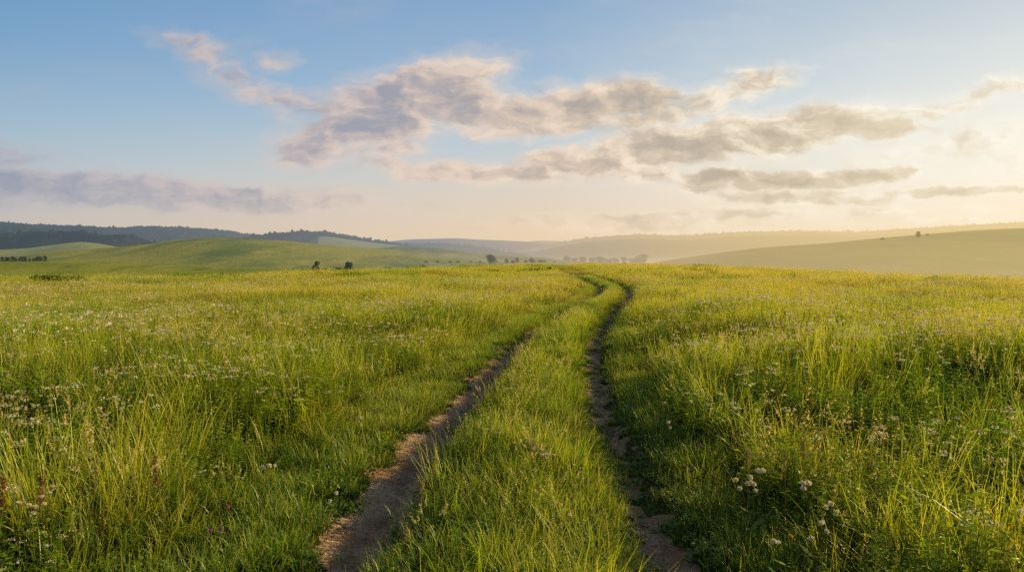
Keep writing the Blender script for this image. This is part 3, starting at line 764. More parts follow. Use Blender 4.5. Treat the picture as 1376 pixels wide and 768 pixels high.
def herb(n, rad, h0, h1, rng, leaf=.03, nl=16, aspect=.28, droop=.3, stems=True, frac=.0):
    parts = []
    for i in range(n):
        th = rng.random() * 6.28; r = rad * math.sqrt(rng.random()); H = rng.uniform(h0, h1)
        lx, ly = rng.normal(0, .18, 2) * H
        x0, y0 = r * math.cos(th), r * math.sin(th)
        rn = rng.random()
        if stems:
            w = .0035
            V = np.array([[x0 - w, y0, 0], [x0 + w, y0, 0], [x0 + lx + w * .4, y0 + ly, H], [x0 + lx - w * .4, y0 + ly, H],
                          [x0, y0 - w, 0], [x0, y0 + w, 0], [x0 + lx, y0 + ly + w * .4, H], [x0 + lx, y0 + ly - w * .4, H]])
            parts.append((V, np.array([[0, 1, 2, 3], [4, 5, 6, 7]]), np.full(8, .4), np.full(8, rn)))
        LV = []; LT = []
        for k in range(nl):
            t_ = frac + (1 - frac) * (k + rng.random()) / nl
            a = rng.random() * 6.28 + k * 2.4; L = leaf * rng.uniform(.6, 1.25) * (1.15 - .55 * t_)
            up = rng.uniform(-.1, .75)
            d = np.array([math.cos(a), math.sin(a), up]); d /= np.linalg.norm(d)
            sv = np.array([-math.sin(a), math.cos(a), rng.normal(0, .25)])
            p = np.array([x0 + lx * t_, y0 + ly * t_, H * t_])
            m1 = p + d * L * .5; e = p + d * L - np.array([0, 0, droop * L])
            LV += [p, m1 + sv * L * aspect, e, m1 - sv * L * aspect]; LT += [t_ * .6, t_ * .8, t_ * .9, t_ * .8]
        LV = np.array(LV); parts.append((LV, np.arange(len(LV)).reshape(-1, 4), np.array(LT), np.full(len(LV), rn * .72)))
    return parts
g = np.random.default_rng(21)
B4 = lambda *a, **k: [blades(*a, **k)[:4]]
near = []
near.append(src('grass_a', B4(22, .14, .22, .60, .0098, .42, g), M_BLADE))
near.append(src('grass_b', B4(20, .16, .18, .50, .0100, .66, g), M_BLADE))
near.append(src('grass_c', B4(20, .14, .32, .74, .0080, .26, g), M_BLADE))
near.append(src('grass_d', B4(46, .14, .05, .17, .0056, .55, g, segs=3), M_SHORT))
near.append(src('grass_e', B4(42, .15, .03, .11, .0056, .75, g, segs=3), M_SHORT))
near.append(src('grass_f', seed_stalks(6, .14, .42, .66, g), M_SEED))
near.append(src('grass_g', seed_stalks(5, .15, .46, .72, g, headlen=.15, headw=.011, grains=26, gl=.0065, style='panicle'), M_SEED))
near.append(src('grass_h', herb(9, .14, .16, .42, g, leaf=.075, nl=22, aspect=.19, frac=.15), M_HERB))
near.append(src('grass_i', herb(9, .15, .20, .48, g, leaf=.042, nl=36, aspect=.15, frac=.2), M_HERB))
near.append(src('grass_j', herb(26, .15, .02, .07, g, leaf=.030, nl=7, aspect=.42, stems=False), M_HERB))
near.append(src('grass_k', B4(9, .12, .34, .62, .0140, .85, g, segs=6), M_BLADE))
# wider patches for middle and far ground
near.append(src('grass_l', B4(70, .40, .16, .48, .0105, .42, g, segs=3), M_FAR))
near.append(src('grass_m', B4(58, .42, .18, .52, .0095, .36, g, segs=3) + seed_stalks(12, .45, .38, .60, g, headlen=.11, headw=.014, grains=8, gl=.010, w=.007), M_FAR))
near.append(src('grass_n', B4(110, .9, .18, .40, .024, .45, g, segs=2), M_FAR))
near.append(src('grass_o', B4(80, .9, .20, .42, .022, .40, g, segs=2) + seed_stalks(16, .9, .34, .52, g, headlen=.12, headw=.02, grains=5, gl=.018, w=.012), M_FAR))
near.append(src('grass_p', herb(34, .42, .14, .34, g, leaf=.07, nl=13, aspect=.28), M_HERB))
C_NEAR = coll_of('grass_sources', near)
IDX = {k: i for i, k in enumerate('abcdefghijklmnop')}

# ------------------------------------------------------------------ scatter fields
def polar_pts(n, r0, r1, a0, a1, power=2.0):
    r = (R.random(n) * (r1 ** power - r0 ** power) + r0 ** power) ** (1 / power)
    a = np.radians(R.uniform(a0, a1, n))
    return r * np.sin(a), r * np.cos(a), r
def hgt(x, y):
    """grass height factor 0..1.2 over the field"""
    dl, dr = rut_d(x, y)
    left = sst(-.38, -2.0, dl) * .86 + .14
    right = sst(.32, 1.1, dr) * .97 + .11
    c = np.minimum(np.abs(dl), np.abs(dr))
    medi = sst(.20, .66, c) * .40 + .12
    medi = medi * (.75 + .5 * sst(0, .5, fbm(x * .9, y * .6, 2) + .2))
    h = np.where(dl < 0, left, np.where(dr > 0, right, medi))
    h = np.where(y > 60, np.maximum(h, .5 * sst(60, 120, y)), h)
    big = fbm(x / 4.5 + 31, y / 5.5, 3)
    small = fbm(x / 1.1 + 3, y / 1.3 + 90, 2)
    return h * np.clip(1 + .85 * big + .40 * small, .28, 1.55) * (.92 - .25 * sst(10, 60, np.hypot(x, y)))
def fields(x, y):
    r = np.hypot(x, y)
    d1 = fbm(x / 7. + 3, y / 12. + 60, 3); d2 = fbm(x / 1.6 + 9, y / 2.1, 2)
    dry = .0 + .10 * sst(8, 30, r) + .46 * sst(-.15, .7, d1) * (.35 + .65 * sst(2, 25, r)) + .16 * d2
    dry = dry + .26 * sst(3, 25, x) * sst(8, 40, r) 
    hue = np.maximum(sst(-.3, .5, fbm(x / 3.3 - 12, y / 4.4, 3)) * (1 - .5 * sst(12, 40, r)), 1.4 * sst(-.04, .34, fbm(x / 8 + 50, y / 11 - 20, 3)) * sst(6, 20, r))
    return np.clip(dry, 0, 1), np.clip(hue, 0, 1.3)
LIM = lambda x, y: np.hypot(x, y) < edge_r(np.arctan2(x, np.maximum(y, 1e-3))) + 75
ALL = {k: [] for k in ('p', 'rot', 'scl', 'idx', 'dry', 'hue', 'tilt')}
def emit(x, y, idx, scl, zoff=0.0, dry_add=0.0):
    n = len(x)
    if n == 0: return
    z = ground_z(x, y) + zoff
    dry, hue = fields(x, y)
    ALL['p'].append(np.stack([x, y, z], 1)); ALL['rot'].append(R.random(n) * 6.28); ALL['scl'].append(scl)
    ALL['idx'].append(np.full(n, idx) if np.isscalar(idx) else idx); ALL['dry'].append(np.clip(dry + dry_add + R.normal(0, .07, n), 0, 1))
    ALL['hue'].append(np.clip(hue + R.normal(0, .12, n), 0, 1.4))
    ALL['tilt'].append(R.normal(0, .09, (n, 2)) + np.array([[-.03, -.05]]))
def choose(keys, p, n):
    return np.array([IDX[k] for k in keys])[R.choice(len(keys), n, p=np.array(p) / sum(p))]
def S3(h, n, var=.18):
    s = h * R.uniform(1 - var, 1 + var, n); return s
def tier_near():
    # tall grass
    n = 17000
    x, y, r = polar_pts(n, 1.3, 17, -64, 64, 1.75)
    h = hgt(x, y); sm = soil_mask(x, y)
    hole = fbm(x / .7 + 44, y / .7 + 12, 2)
    k = (h > .30) & (sm < .3) & (R.random(n) < sst(.20, .62, h)) & (R.random(n) < .16 + .84 * sst(-.15, .22, hole)) & (R.random(n) < 1 - .7 * sst(.0, .35, fbm(x / 1.3 + 70, y / 1.6, 2))) & (R.random(n) < sst(17.5, 11, r))
    x, y, h = x[k], y[k], h[k]; n = len(x)
    s = S3(np.clip(h, .4, 1.25), n)
    wv = 1 / np.sqrt(np.clip(h, .4, 1.3))
    emit(x, y, np.where((y < 9) & (R.random(n) < np.where(x > 1.4, .35, .2)), IDX['k'], choose('abck', [4, 3, 4, .8], n)), np.stack([s ** .5, s ** .5, s], 1))
    # short turf everywhere but bare soil
    n = 15000
    x, y, r = polar_pts(n, 1.3, 17, -60, 60, 1.6)
    dl, dr = rut_d(x, y); c = np.minimum(np.abs(dl), np.abs(dr))
    sm = soil_mask(x, y); h = hgt(x, y)
    k = (R.random(n) < 1.0 - sm * 1.15) & (R.random(n) < np.where(h > .7, .35, 1.0))
    k &= (c > .14) | (R.random(n) < .10)
    x, y, h, c = x[k], y[k], h[k], c[k]; n = len(x)
    s = S3(np.clip(.45 + 1.3 * h, .4, 1.7) * sst(.0, .32, c) ** .5 + .12, n, .3)
    emit(x, y, choose('dej', [4, 3, 2.4], n), np.stack([np.clip(s, .7, 1.3), np.clip(s, .7, 1.3), s], 1))
    # extra turf along the ruts and on the median
    n = 9000
    y = R.uniform(1.5, 22, n) ; l, rr_ = rut_x(y)
    x = np.where(R.random(n) < .5, l + R.normal(0, .45, n), rr_ + R.normal(0, .5, n)); 
    sm = soil_mask(x, y); dl, dr = rut_d(x, y); c = np.minimum(np.abs(dl), np.abs(dr)); h = hgt(x, y)
    k = (R.random(n) < 1.0 - sm * 1.1) & ((c > .15) | (R.random(n) < np.where(np.abs(dr) < .2, .6, .3)))
    x, y, h, c = x[k], y[k], h[k], c[k]; n = len(x)
    s = S3(.30 + 1.0 * sst(.1, .5, c), n, .35)
    emit(x, y, choose('dej', [3, 4, 2.4], n), np.stack([np.clip(s, .6, 1.1), np.clip(s, .6, 1.1), s], 1))
    n = 2600      # taller tufts, weeds and stalks on the middle strip
    y = R.uniform(1.6, 24, n); l, rr_ = rut_x(y); x = l + (rr_ - l) * R.uniform(.20, .80, n)
    f = fbm(x * 1.6 + 15, y * 1.1 + 33, 2); sm = soil_mask(x, y)
    k = (R.random(n) < .1 + .9 * sst(-.05, .3, f)) & (sm < .2)
    x, y, f = x[k], y[k], f[k]; n = len(x); q = R.uniform(.38, .72, n)
    emit(x, y, np.where(R.random(n) < .30, choose('hi', [1, 1.4], n), np.where(R.random(n) < .22, choose('fg', [1, 1], n), choose('abc', [3, 2, 3], n))), np.stack([q ** .5, q ** .5, q], 1))
    n = 9000
    y = R.uniform(1.8, 26, n); l, rr_ = rut_x(y)
    side = R.random(n) < .45
    x = np.where(side, l + R.normal(0, .30, n), rr_ + R.normal(0, .26, n))
    sm = soil_mask(x, y); pt = fbm(x * 3.1 + 5, y * 2.2, 3)
    k = R.random(n) < np.where(side, 1.2, 1.3) * sst(.95, .25, sm + .0) * sst(-.15, .15, pt) + .9 * sst(.20, .38, pt) * np.where(side, .25, .8)
    x, y = x[k], y[k]; n = len(x); q = R.uniform(.28, .62, n)
    emit(x, y, choose('dej', [2, 4, 3], n), np.stack([q, q, q * R.uniform(.5, 1.1, n)], 1))
    # herbs
    n = 13000
    x, y, r = polar_pts(n, 1.3, 19, -60, 60, 1.7)
    f = fbm(x / 1.3 + 70, y / 1.6, 2); h = hgt(x, y); sm = soil_mask(x, y)
    k = (sm < .2) & (R.random(n) < .12 + .88 * sst(-.02, .3, f)) & (h > .2)
    x, y, h = x[k], y[k], h[k]; n = len(x)
    s = S3(np.clip(h * 1.25, .35, 1.25), n, .25)
    emit(x, y, choose('hi', [1, 1], n), s[:, None] * np.ones(3))
    # seed stalks
    n = 3000
    x, y, r = polar_pts(n, 1.6, 19, -60, 60, 1.8)
    f = fbm(x / 2.3 + 170, y / 2.6, 2); h = hgt(x, y)
    k = (h > .42) & (R.random(n) < .15 + .85 * sst(-.05, .4, f))
    x, y, h = x[k], y[k], h[k]; n = len(x)
    s = S3(np.clip(h * 1.02, .5, 1.15), n, .2)
    emit(x, y, choose('fg', [1, 1], n), s[:, None] * np.ones(3), dry_add=.1)
def tier_mid():
    n = 26000
    x, y, r = polar_pts(n, 10.5, 46, -50, 50, 1.55)
    h = hgt(x, y); dl, dr = rut_d(x, y); c = np.minimum(np.abs(dl), np.abs(dr))
    k = (R.random(n) < sst(10, 16, r)) & (R.random(n) < sst(48, 38, r)) & (c > .5) & (h > .15)
    x, y, h = x[k], y[k], h[k]; n = len(x)
    s = S3(np.clip(h * 1.25, .3, 1.4), n, .22)
    ss = np.clip(s, .6, 1.0)
    emit(x, y, choose('lmp', [4, 5, 2.2], n), np.stack([ss, ss, s], 1))
    # short grass beside ruts
    n = 9000
    y = R.uniform(14, 60, n); l, rr_ = rut_x(y); x = R.uniform(l - .6, rr_ + .8)
    dl, dr = rut_d(x, y); c = np.minimum(np.abs(dl), np.abs(dr)); k = c > .2
    x, y, c = x[k], y[k], c[k]; n = len(x)
    s = S3(.5 + 1.2 * sst(.2, .6, c), n, .3)
    emit(x, y, choose('de', [1, 1], n), np.stack([np.full(n, 1.2)] * 2 + [s], 1))
def tier_far():
    n = 60000
    x, y, r = polar_pts(n, 36, 215, -47, 47, 1.35)
    k = (R.random(n) < sst(35, 46, r)) & LIM(x, y)
    dl, dr = rut_d(x, y); c = np.minimum(np.abs(dl), np.abs(dr)); k &= (c > .75) | (y > 75)
    x, y, r = x[k], y[k], r[k]; n = len(x)
    h = hgt(x, y)
    s = S3(np.clip(h * 1.45, .32, 1.5), n, .25)
    emit(x, y, choose('no', [1, 1], n), np.stack([np.full(n, 1.0)] * 2 + [s], 1))
def tier_weeds():
    # darker weedy drifts through the middle and far meadow
    n = 9000
    x, y, r = polar_pts(n, 9, 120, -46, 46, 1.15)
    f = fbm(x / (1.6 + r * .03) + 300, y / (2.2 + r * .06), 3); dl, dr = rut_d(x, y); c = np.minimum(np.abs(dl), np.abs(dr))
    k = (f > .20) & (c > 1.2) & LIM(x, y)
    x, y, r = x[k], y[k], r[k]; n = len(x)
    s = S3(1.05 + .010 * np.minimum(r, 70), n, .3)
    emit(x, y, choose('pl', [4, 1], n), np.stack([s * .9, s * .9, s], 1), dry_add=-.6)
    ALL['hue'][-1] = np.clip(R.normal(1.15, .2, n), 0, 1.5)
tier_near(); tier_mid(); tier_far(); tier_weeds()
cat_ = {k: np.concatenate(v) for k, v in ALL.items()}
print('grass instances', len(cat_['p']))
go_ = gn_scatter('meadow_grass', cat_['p'], cat_['rot'], cat_['scl'], cat_['idx'], C_NEAR, {'dry': cat_['dry'], 'hue': cat_['hue']}, cat_['tilt'])
tag(go_, 'tall green and golden meadow grass with seed heads and leafy herbs on both sides of the track', 'grass', kind='stuff')

def litter_src(name, rng, n, rad, L, w, mat):
    th = rng.random(n) * 6.28; r = rad * np.sqrt(rng.random(n)); a = rng.random(n) * 6.28
    c = np.stack([r * np.cos(th), r * np.sin(th), rng.uniform(.004, .014, n)], 1)
    ll = L * rng.uniform(.3, 1.0, (n, 1)); d = np.stack([np.cos(a), np.sin(a), rng.normal(0, .06, n)], 1) * ll; sv = np.stack([-np.sin(a), np.cos(a), np.zeros(n)], 1) * w
    V = np.stack([c - d - sv, c + d - sv, c + d + sv, c - d + sv], 1).reshape(-1, 3)
    o = mesh_obj(name, V, np.arange(n * 4).reshape(-1, 4), mat, link=False); o['kind'] = 'stuff'; return o
def grit_src(name, rng, n, rad, s0, mat):
    vs, fs_ = [], []
    for i in range(n):
        th = rng.random() * 6.28; r = rad * math.sqrt(rng.random()); q = s0 * rng.uniform(.4, 1.3)
        b = np.array([[-1, 0, 0], [0, -1, 0], [1, 0, 0], [0, 1, 0], [0, 0, .8], [0, 0, -.5]]) * q * rng.uniform(.6, 1.2, (6, 1)) + [r * math.cos(th), r * math.sin(th), q * .2]
        k = len(vs) * 6; vs.append(b); fs_ += [(k, k + 1, k + 4, k + 4), (k + 1, k + 2, k + 4, k + 4), (k + 2, k + 3, k + 4, k + 4), (k + 3, k, k + 4, k + 4)]
    fs_ = [f[:3] for f in fs_]
    o = mesh_obj(name, np.vstack(vs), fs_, mat, link=False); o['kind'] = 'stuff'; return o
M_GRIT = plain('grit', (.50, .40, .30), (.30, .21, .14), 0.0)
ls = [litter_src('litter_a', g, 9, .2, .05, .0016, M_STRAW), litter_src('litter_b', g, 14, .2, .02, .003, M_RUST), grit_src('litter_c', g, 26, .2, .007, M_GRIT), grit_src('litter_d', g, 8, .2, .013, M_GRIT)]
C_LIT = coll_of('litter_sources', ls)
n = 2200
yy_ = R.uniform(2.2, 24, n); l_, r_ = rut_x(yy_); xx_ = np.where(R.random(n) < .6, l_ + R.normal(0, .2, n), r_ + R.normal(0, .18, n))
k_ = soil_mask(xx_, yy_) > .3; xx_, yy_ = xx_[k_], yy_[k_]; n = len(xx_)
o = gn_scatter('track_litter', np.stack([xx_, yy_, ground_z(xx_, yy_)], 1), R.random(n) * 6.28, R.uniform(.6, 1.1, n), R.choice(4, n, p=[.22, .2, .4, .18]), C_LIT)
tag(o, 'dry straw bits, crumbs of earth and grit lying on the bare wheel ruts', 'litter', kind='stuff')

# ------------------------------------------------------------------ small uncountable flowers
def umbel(rng, h, heads, spread, pet, npet, mat):
    V0, F0 = [], []
    return None
def flower_src(name, rng, n, rad, h0, h1, cl, npet, pet, mat, flat=.25):
    parts = []
    C = []
    for i in range(n):
        th = rng.random() * 6.28; r = rad * math.sqrt(rng.random()); H = rng.uniform(h0, h1)
        x, y = r * math.cos(th), r * math.sin(th)
        k = npet
        C.append(np.stack([x + rng.normal(0, cl, k), y + rng.normal(0, cl, k), H + rng.normal(0, cl * flat, k)], 1))
    C = np.vstack(C)
    V, Q = leaf_quads(C, pet, rng, .9)
    o = mesh_obj(name, V, np.asarray(Q), mat, link=False); o['kind'] = 'stuff'
    return o
fs = [flower_src('wildflower_a', g, 5, .3, .46, .62, .022, 22, .0065, M_CREAM),
      flower_src('wildflower_b', g, 4, .3, .42, .60, .013, 14, .006, M_WHITE),
      flower_src('wildflower_c', g, 10, .7, .46, .62, .030, 9, .017, M_CREAM),
      flower_src('wildflower_d', g, 9, .7, .46, .60, .026, 8, .015, M_WHITE),
      flower_src('wildflower_e', g, 2, .25, .34, .46, .009, 9, .005, M_PINK),
      flower_src('wildflower_f', g, 3, .3, .40, .58, .010, 10, .006, M_YELLOW)]
C_FL = coll_of('flower_sources', fs)
fp, fi, fsz = [], [], []
def femit(n, r0, r1, pw, keys, pr, thr):
    x, y, r = polar_pts(n, r0, r1, -46, 46, pw)
    f = fbm(x / (2.5 + r * .05) + 200, y / (3 + r * .08), 3); h = hgt(x, y)
    k = (h > .45) & (R.random(n) < .25 + .6 * sst(thr, thr + .7, f)) & LIM(x, y)
    x, y, r, h = x[k], y[k], r[k], h[k]
    fp.append(np.stack([x, y, ground_z(x, y)], 1)); fi.append(np.array(keys)[R.choice(len(keys), len(x), p=pr)]); fsz.append(np.clip(h * 1.1, .6, 1.2))
femit(2000, 3.5, 16, 1.7, [0, 1, 4, 5], [.42, .34, .12, .12], -.02)
femit(4600, 12, 45, 1.4, [0, 1, 2, 3], [.25, .2, .35, .2], 0.0)
femit(4500, 30, 130, 1.2, [2, 3], [.6, .4], -.05)
fp = np.vstack(fp); fi = np.concatenate(fi); fsz = np.concatenate(fsz)
o = gn_scatter('meadow_wildflowers', fp, R.random(len(fp)) * 6.28, fsz, fi, C_FL)
tag(o, 'tiny cream, white, pink and yellow wildflowers dotted all over the meadow grass', 'wildflowers', kind='stuff')

# ------------------------------------------------------------------ flowers one can point to
def head_D(px, py, h): 
    D = F * (EYE - h) / (py - YH); return (px - 688) / F * D, D
def puff(rng, r, n, flat=1.0):
    c = rand_unit(n, rng) * rng.uniform(.5, 1.0, (n, 1)) ** .5 * np.array([r, r, r * flat])
    V, Q = leaf_quads(c, r * .42, rng, .8)
    # solid knobbly core so that the head reads as a body
    s = []
    U, Wd = 8, 6
    vv = []
    for i in range(Wd + 1):
        ph = math.pi * i / Wd
        for k in range(U):
            a = 2 * math.pi * k / U; q = .72 * r * (1 + .15 * math.sin(5 * a + i))
            vv.append((q * math.sin(ph) * math.cos(a), q * math.sin(ph) * math.sin(a), q * flat * math.cos(ph)))
    ff = [(i * U + k, i * U + (k + 1) % U, (i + 1) * U + (k + 1) % U, (i + 1) * U + k) for i in range(Wd) for k in range(U)]
    return join([(V, Q), (vv, ff)])
def plant(name, label, cat, group, px, py, h, style, seed, heads=1):
    rng = np.random.default_rng(seed)
    x, y = head_D(px, py, h)
    z = float(ground_z(x, y))
    root = empty(name, (x, y, z)); tag(root, label, cat, group)
    hh = h - z
    lean = rng.normal(0, .03, 2)
    tops = []
    st = [tube([(lean[0], lean[1], -.02), (lean[0] * .6, lean[1] * .6, hh * .4), (lean[0] * .1, 0, hh * .8), (0, 0, hh)], [.0026, .0022, .0018, .0014], 5)]
    tops.append((0, 0, hh))
    for k in range(heads - 1):
        a = rng.random() * 6.28; rr = rng.uniform(.02, .05); dz = rng.uniform(-.05, .02)
        p = (math.cos(a) * rr, math.sin(a) * rr, hh + dz); tops.append(p)
        st.append(tube([(lean[0] * .3, lean[1] * .3, hh * .66), (p[0] * .6, p[1] * .6, hh * .84), p], [.0017, .0014, .0011], 5))
    V, Fc = join(st); mesh_obj('stem', V, Fc, M_STRAW if style in ('seed', 'rust') else M_STEM, root, smooth=True)
    for k in range(4):
        lv = []
        a = rng.random() * 6.28; L = rng.uniform(.05, .11); zz = hh * rng.uniform(.05, .6)
        d = np.array([math.cos(a), math.sin(a), .4]); sv = np.array([-math.sin(a), math.cos(a), 0]); p = np.array([lean[0] * .6, lean[1] * .6, zz])
        lv += [p, p + d * L * .5 + sv * L * .12, p + d * L, p + d * L * .5 - sv * L * .12]
        mesh_obj('leaf', np.array(lv), np.arange(len(lv)).reshape(-1, 4), M_HERB, root, attrs={'t': np.full(len(lv), .5), 'rnd': np.full(len(lv), .3)})
    for (a, b, c) in tops:
        if style == 'white': V, Q = puff(rng, rng.uniform(.010, .015), 60, .85); mt = M_WHITE
        elif style == 'yarrow': V, Q = puff(rng, rng.uniform(.009, .013), 60, .4); mt = M_WHITE
        elif style == 'cream': V, Q = puff(rng, .014, 90, .4); mt = M_CREAM
        elif style == 'pink': V, Q = puff(rng, .010, 60, 1.0); mt = M_PINK
        elif style == 'yellow': V, Q = puff(rng, .012, 50, .6); mt = M_YELLOW
        elif style == 'seed':
            V, Q = leaf_quads(np.stack([rng.normal(0, .006, 80), rng.normal(0, .006, 80), -rng.random(80) * .12], 1), .008, rng, .5); mt = M_STRAW
        else:
            V, Q = leaf_quads(np.stack([rng.normal(0, .009, 110), rng.normal(0, .009, 110), -rng.random(110) * .17], 1), .009, rng, .7); mt = M_RUST
        V = np.asarray(V) + np.array([[a, b, c]])
        mesh_obj('flower_head' if style not in ('seed', 'rust') else 'seed_head', V, np.asarray(Q), mt, root)
    return root
FL = [
 ('white', 1019, 632, .44, 3, 'largest pair of white puffy flowers in the shaded grass right of the track', None),
 ('white', 1013, 650, .38, 4, 'cluster of white puffy flowers just below the largest pair', None),
 ('white', 989, 644, .36, 2, 'white puffy flower left of the white cluster, nearest the right rut', None),
 ('white', 1087, 650, .42, 5, 'branching stem of five white flowers in the right grass', None),
 ('white', 1117, 676, .42, 3, 'cream white flower head touched by sunlight in the right grass', None),
 ('white', 1103, 702, .38, 3, 'white flower trio low in the right foreground grass', None),
 ('white', 1090, 723, .32, 1, 'single white flower lowest in the right foreground grass', None),
 ('white', 1046, 728, .28, 2, 'two tiny pale flower buds low beside the right rut', None),
 ('yellow', 1062, 720, .34, 1, 'single ochre flower bud in the right foreground grass', None),
 ('yellow', 960, 608, .36, 1, 'small orange yellow flower beside the right rut bank', None),
 ('pink', 942, 599, .38, 1, 'single pale pink flower on the right rut bank', None),
 ('white', 893, 541, .34, 1, 'small white flower on the right bank, lower of two near the rut', 'w'),
 ('white', 898, 567, .34, 2, 'small white flower on the right bank, lower of two near the rut', 'w'),
 ('white', 928, 539, .42, 1, 'small white flower in sunlit grass right of the rut bank', 'w2'),
 ('white', 984, 537, .42, 1, 'small white flower in sunlit grass right of the rut bank', 'w2'),
 ('cream', 927, 465, .62, 2, 'tall cream yellow umbel standing above the grass right of the track', None),
 ('yarrow', 709, 594, .26, 3, 'white yarrow flower at the left end of the cluster on the middle strip', None),
 ('yarrow', 718, 600, .26, 3, 'white yarrow flower in the cluster on the middle strip', 'y'),
 ('yarrow', 726, 603, .26, 3, 'white yarrow flower in the cluster on the middle strip', 'y'),
 ('yarrow', 734, 607, .26, 3, 'white yarrow flower in the cluster on the middle strip', 'y'),
 ('yarrow', 744, 611, .26, 2, 'white yarrow flower in the cluster on the middle strip', 'y'),
 ('yarrow', 733, 568, .24, 1, 'small white flower on the middle strip above the yarrow cluster', 'y2'),
 ('yarrow', 740, 567, .24, 1, 'small white flower on the middle strip above the yarrow cluster', 'y2'),
 ('yarrow', 752, 578, .22, 1, 'small white flower on the middle strip above the yarrow cluster', 'y2'),
 ('yarrow', 760, 578, .22, 1, 'small white flower on the middle strip above the yarrow cluster', 'y2'),
 ('yarrow', 771, 624, .22, 1, 'pale flower on the middle strip beside the right rut', None),
 ('yarrow', 732, 645, .22, 1, 'small white flower low in the middle strip below the yarrow cluster', None),
 ('cream', 766, 692, .20, 1, 'pale yellow flower cluster at the right edge of the middle strip', None),
 ('pink', 283, 713, .34, 2, 'bright pink flower in the left foreground grass', None),
 ('pink', 306, 680, .34, 1, 'small pink flower above the bright pink one on the left', None),
 ('white', 362, 625, .34, 3, 'cluster of cream white flowers in the left grass near the rut', None),
 ('white', 452, 662, .14, 2, 'pair of tiny white flowers at the left edge of the left rut', None),
 ('white', 135, 548, .46, 2, 'small white flower high in the left grass, right of the other', None),
 ('white', 50, 567, .46, 2, 'flat white flower in the left grass near the photo edge', None),
 ('yarrow', 8, 583, .46, 2, 'white flower at the left edge of the photo', None),
 ('white', 484, 561, .30, 1, 'single round white flower head left of the left rut', None),
 ('cream', 38, 678, .42, 4, 'branched pale green umbel in the left foreground corner', None),
 ('cream', 66, 662, .44, 3, 'pale umbel leaning on the rusty seed stalk at the left', None),
 ('rust', 55, 632, .55, 1, 'tall rusty brown seed stalk in the left foreground', None),
 ('rust', 4, 640, .56, 1, 'rusty brown seed stalk at the left edge of the photo', None),
 ('seed', 130, 610, .56, 1, 'straw coloured upright seed stalk in the left foreground', None),
 ('rust', 209, 612, .48, 1, 'reddish seed stalk in the left grass, shorter than the others', None),
 ('seed', 1081, 590, .52, 2, 'forked straw seed stalk in the right grass', None),
 ('seed', 1006, 602, .50, 2, 'pale dry stalk behind the white puffy flowers on the right', None),
 ('seed', 1055, 604, .54, 1, 'single dry stalk between the two white flower groups', None),
 ('seed', 583, 612, .34, 1, 'leftmost arching dry stalk at the edge of the middle strip', None),
 ('seed', 563, 640, .30, 2, 'dry stalks leaning over the left rut from the middle strip', None),
 ('seed', 545, 700, .28, 1, 'short dry stalk lowest on the left edge of the middle strip', None),
]
GN = {'w': 'small white flowers on the right bank', 'w2': 'small white flowers in the sunlit right grass', 'y': 'yarrow cluster on the middle strip', 'y2': 'small white flowers above the yarrow cluster'}
for i, (st, px, py, h, hd, lab, gr) in enumerate(FL):
    nm = {'white': 'white_wildflower', 'yarrow': 'yarrow', 'cream': 'umbel_flower', 'pink': 'pink_wildflower', 'yellow': 'yellow_wildflower', 'seed': 'dry_grass_stalk', 'rust': 'seed_stalk'}[st]
    ct = 'flower' if st not in ('seed', 'rust') else 'grass stalk'
    if gr == 'w': lab = 'small white flower on the right bank close to the rut'
    plant(nm, lab, ct, GN.get(gr), px, py, h, st, 900 + i, hd)

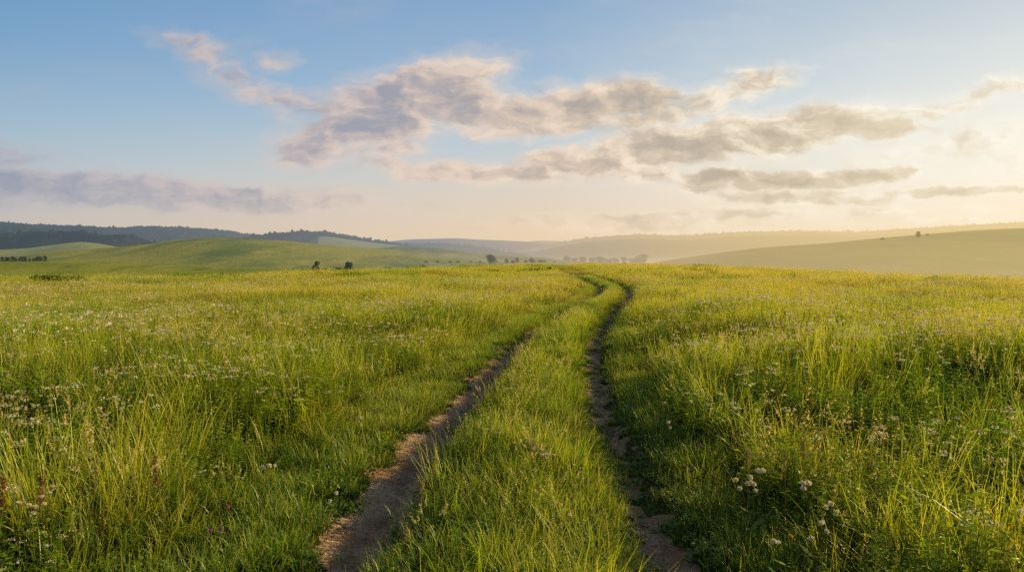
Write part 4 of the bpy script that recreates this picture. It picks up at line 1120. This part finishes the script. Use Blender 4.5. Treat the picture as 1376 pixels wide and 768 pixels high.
# ------------------------------------------------------------------ shrubs in the meadow
SH = [
 (1260, 393, 12, 40, 'large dark round shrub in the golden grass at the right'),
 (1021, 361.5, 4, 14, 'low dark shrub on the meadow crest right of the track'),
 (953, 367.5, 3.6, 9, 'small dark shrub between the track and the crest shrub'),
 (889, 367, 4, 9, 'small dark shrub just right of the track bend'),
 (897, 369.5, 3.6, 8, 'dark low tuft touching the small shrub right of the bend'),
 (838, 357, 3, 7, 'leafy bush on the meadow crest behind the track bend'),
 (738, 366, 6, 6, 'small upright bush in the meadow left of the far track'),
 (77, 388, 11, 62, 'broad dark leafy shrub in the meadow at the far left'),
 (500, 372, 5, 22, 'low dark shrub in the meadow left of centre'),
 (1096, 372, 4, 16, 'flat dark shrub in the meadow at right centre'),
 (1145, 410, 9, 46, 'dark leafy clump in the golden grass right of the track'),
]
for i, (px, py, hp, wp, lab) in enumerate(SH):
    D = F * (EYE + .12) / (py - YH) * .98
    D = min(D, 150)
    x = (px - 688) / F * D; z = float(ground_z(x, D))
    h = hp * D / F + (.30 if D < 60 else .12); w = 1.15 * wp * D / F
    rng = np.random.default_rng(700 + i)
    c = []
    nl = 7
    for k in range(nl):
        a = rng.random() * 6.28; q = math.sqrt(rng.random()) * .36 * w
        rr = w * rng.uniform(.14, .24)
        dd = rand_unit(420, rng) * rng.uniform(.5, 1.05, (420, 1)) ** .5 * np.array([rr, rr, h * .34]) + np.array([math.cos(a) * q, math.sin(a) * q, h * rng.uniform(.45, .66)])
        c.append(dd)
    c = np.vstack(c); c = c[c[:, 2] > 0.02]
    V, Q = leaf_quads(c, .028 + .00035 * D, rng, .55)
    root = empty('shrub', (x, D, z)); tag(root, lab, 'shrub')
    hz = np.repeat(np.clip(c[:, 2] / h, 0, 1), 4)  # leaf colour lightens with height, painting sunlit tops on the shrub
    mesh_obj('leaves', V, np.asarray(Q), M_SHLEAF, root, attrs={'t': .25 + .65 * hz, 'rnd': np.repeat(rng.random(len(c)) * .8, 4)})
    st = [tube([(0, 0, -.03), (math.cos(k) * w * .12, math.sin(k) * w * .12, h * .3), (math.cos(k) * w * .25, math.sin(k) * w * .25, h * .55)], [.012, .009, .005], 5) for k in range(6)]
    V, Fc = join(st); mesh_obj('stems', V, Fc, M_BARK, root)

# ------------------------------------------------------------------ stones on the track
def stone(px, py, r, seed, lab, gr=None, mat=None):
    rng = np.random.default_rng(seed)
    D = F * (EYE + .08) / (py - YH); x = (px - 688) / F * D; z = float(ground_z(x, D))
    import bmesh
    bm = bmesh.new(); bmesh.ops.create_icosphere(bm, subdivisions=2, radius=1)
    ax = rng.uniform(.6, 1.3, 3) * np.array([1, 1, .5])
    for v in bm.verts:
        n = 1 + .18 * float(perlin(v.co.x * 1.7 + seed, v.co.y * 1.7 + v.co.z))
        v.co = Vector((v.co.x * ax[0] * n, v.co.y * ax[1] * n, v.co.z * ax[2] * n)) * r
    me = bpy.data.meshes.new('stone'); bm.to_mesh(me); bm.free(); me.materials.append(mat)
    for p in me.polygons: p.use_smooth = True
    o = bpy.data.objects.new('stone', me); COL.objects.link(o); o.location = (x, D, z + r * .12); o.rotation_euler = (0, 0, rng.random() * 6)
    tag(o, lab, 'stone', gr)
ms, s_, out_ = new_mat('stone'); gg = s_.new('ShaderNodeNewGeometry').outputs['Position']
s_.l.new(bsdf(s_, s_.mix(s_.mr(s_.noise(gg, 60, 4), .35, .65), (.30, .25, .20), (.46, .40, .33)), .9), out_)
stone(466, 751, .016, 1, 'pale stone in the left rut nearest the camera', mat=ms)
stone(459, 750, .010, 2, 'small pale stone beside the nearest stone in the left rut', mat=ms)
stone(473, 732, .009, 3, 'tiny white stone above the nearest stones in the left rut', mat=ms)
stone(536, 641, .016, 4, 'flat pale stone lying across the middle of the left rut', mat=ms)
stone(561, 606, .013, 5, 'flat pale stone farthest up the left rut', mat=ms)
for k, (px, py) in enumerate([(505, 700), (490, 718), (523, 668), (500, 742), (545, 655), (512, 722), (575, 600), (900, 735), (885, 700), (907, 752), (868, 660), (560, 628)]):
    stone(px, py, .006 + .002 * (k % 3), 20 + k, 'small earth coloured pebble lying on bare track soil', 'pebbles on the wheel ruts', ms)
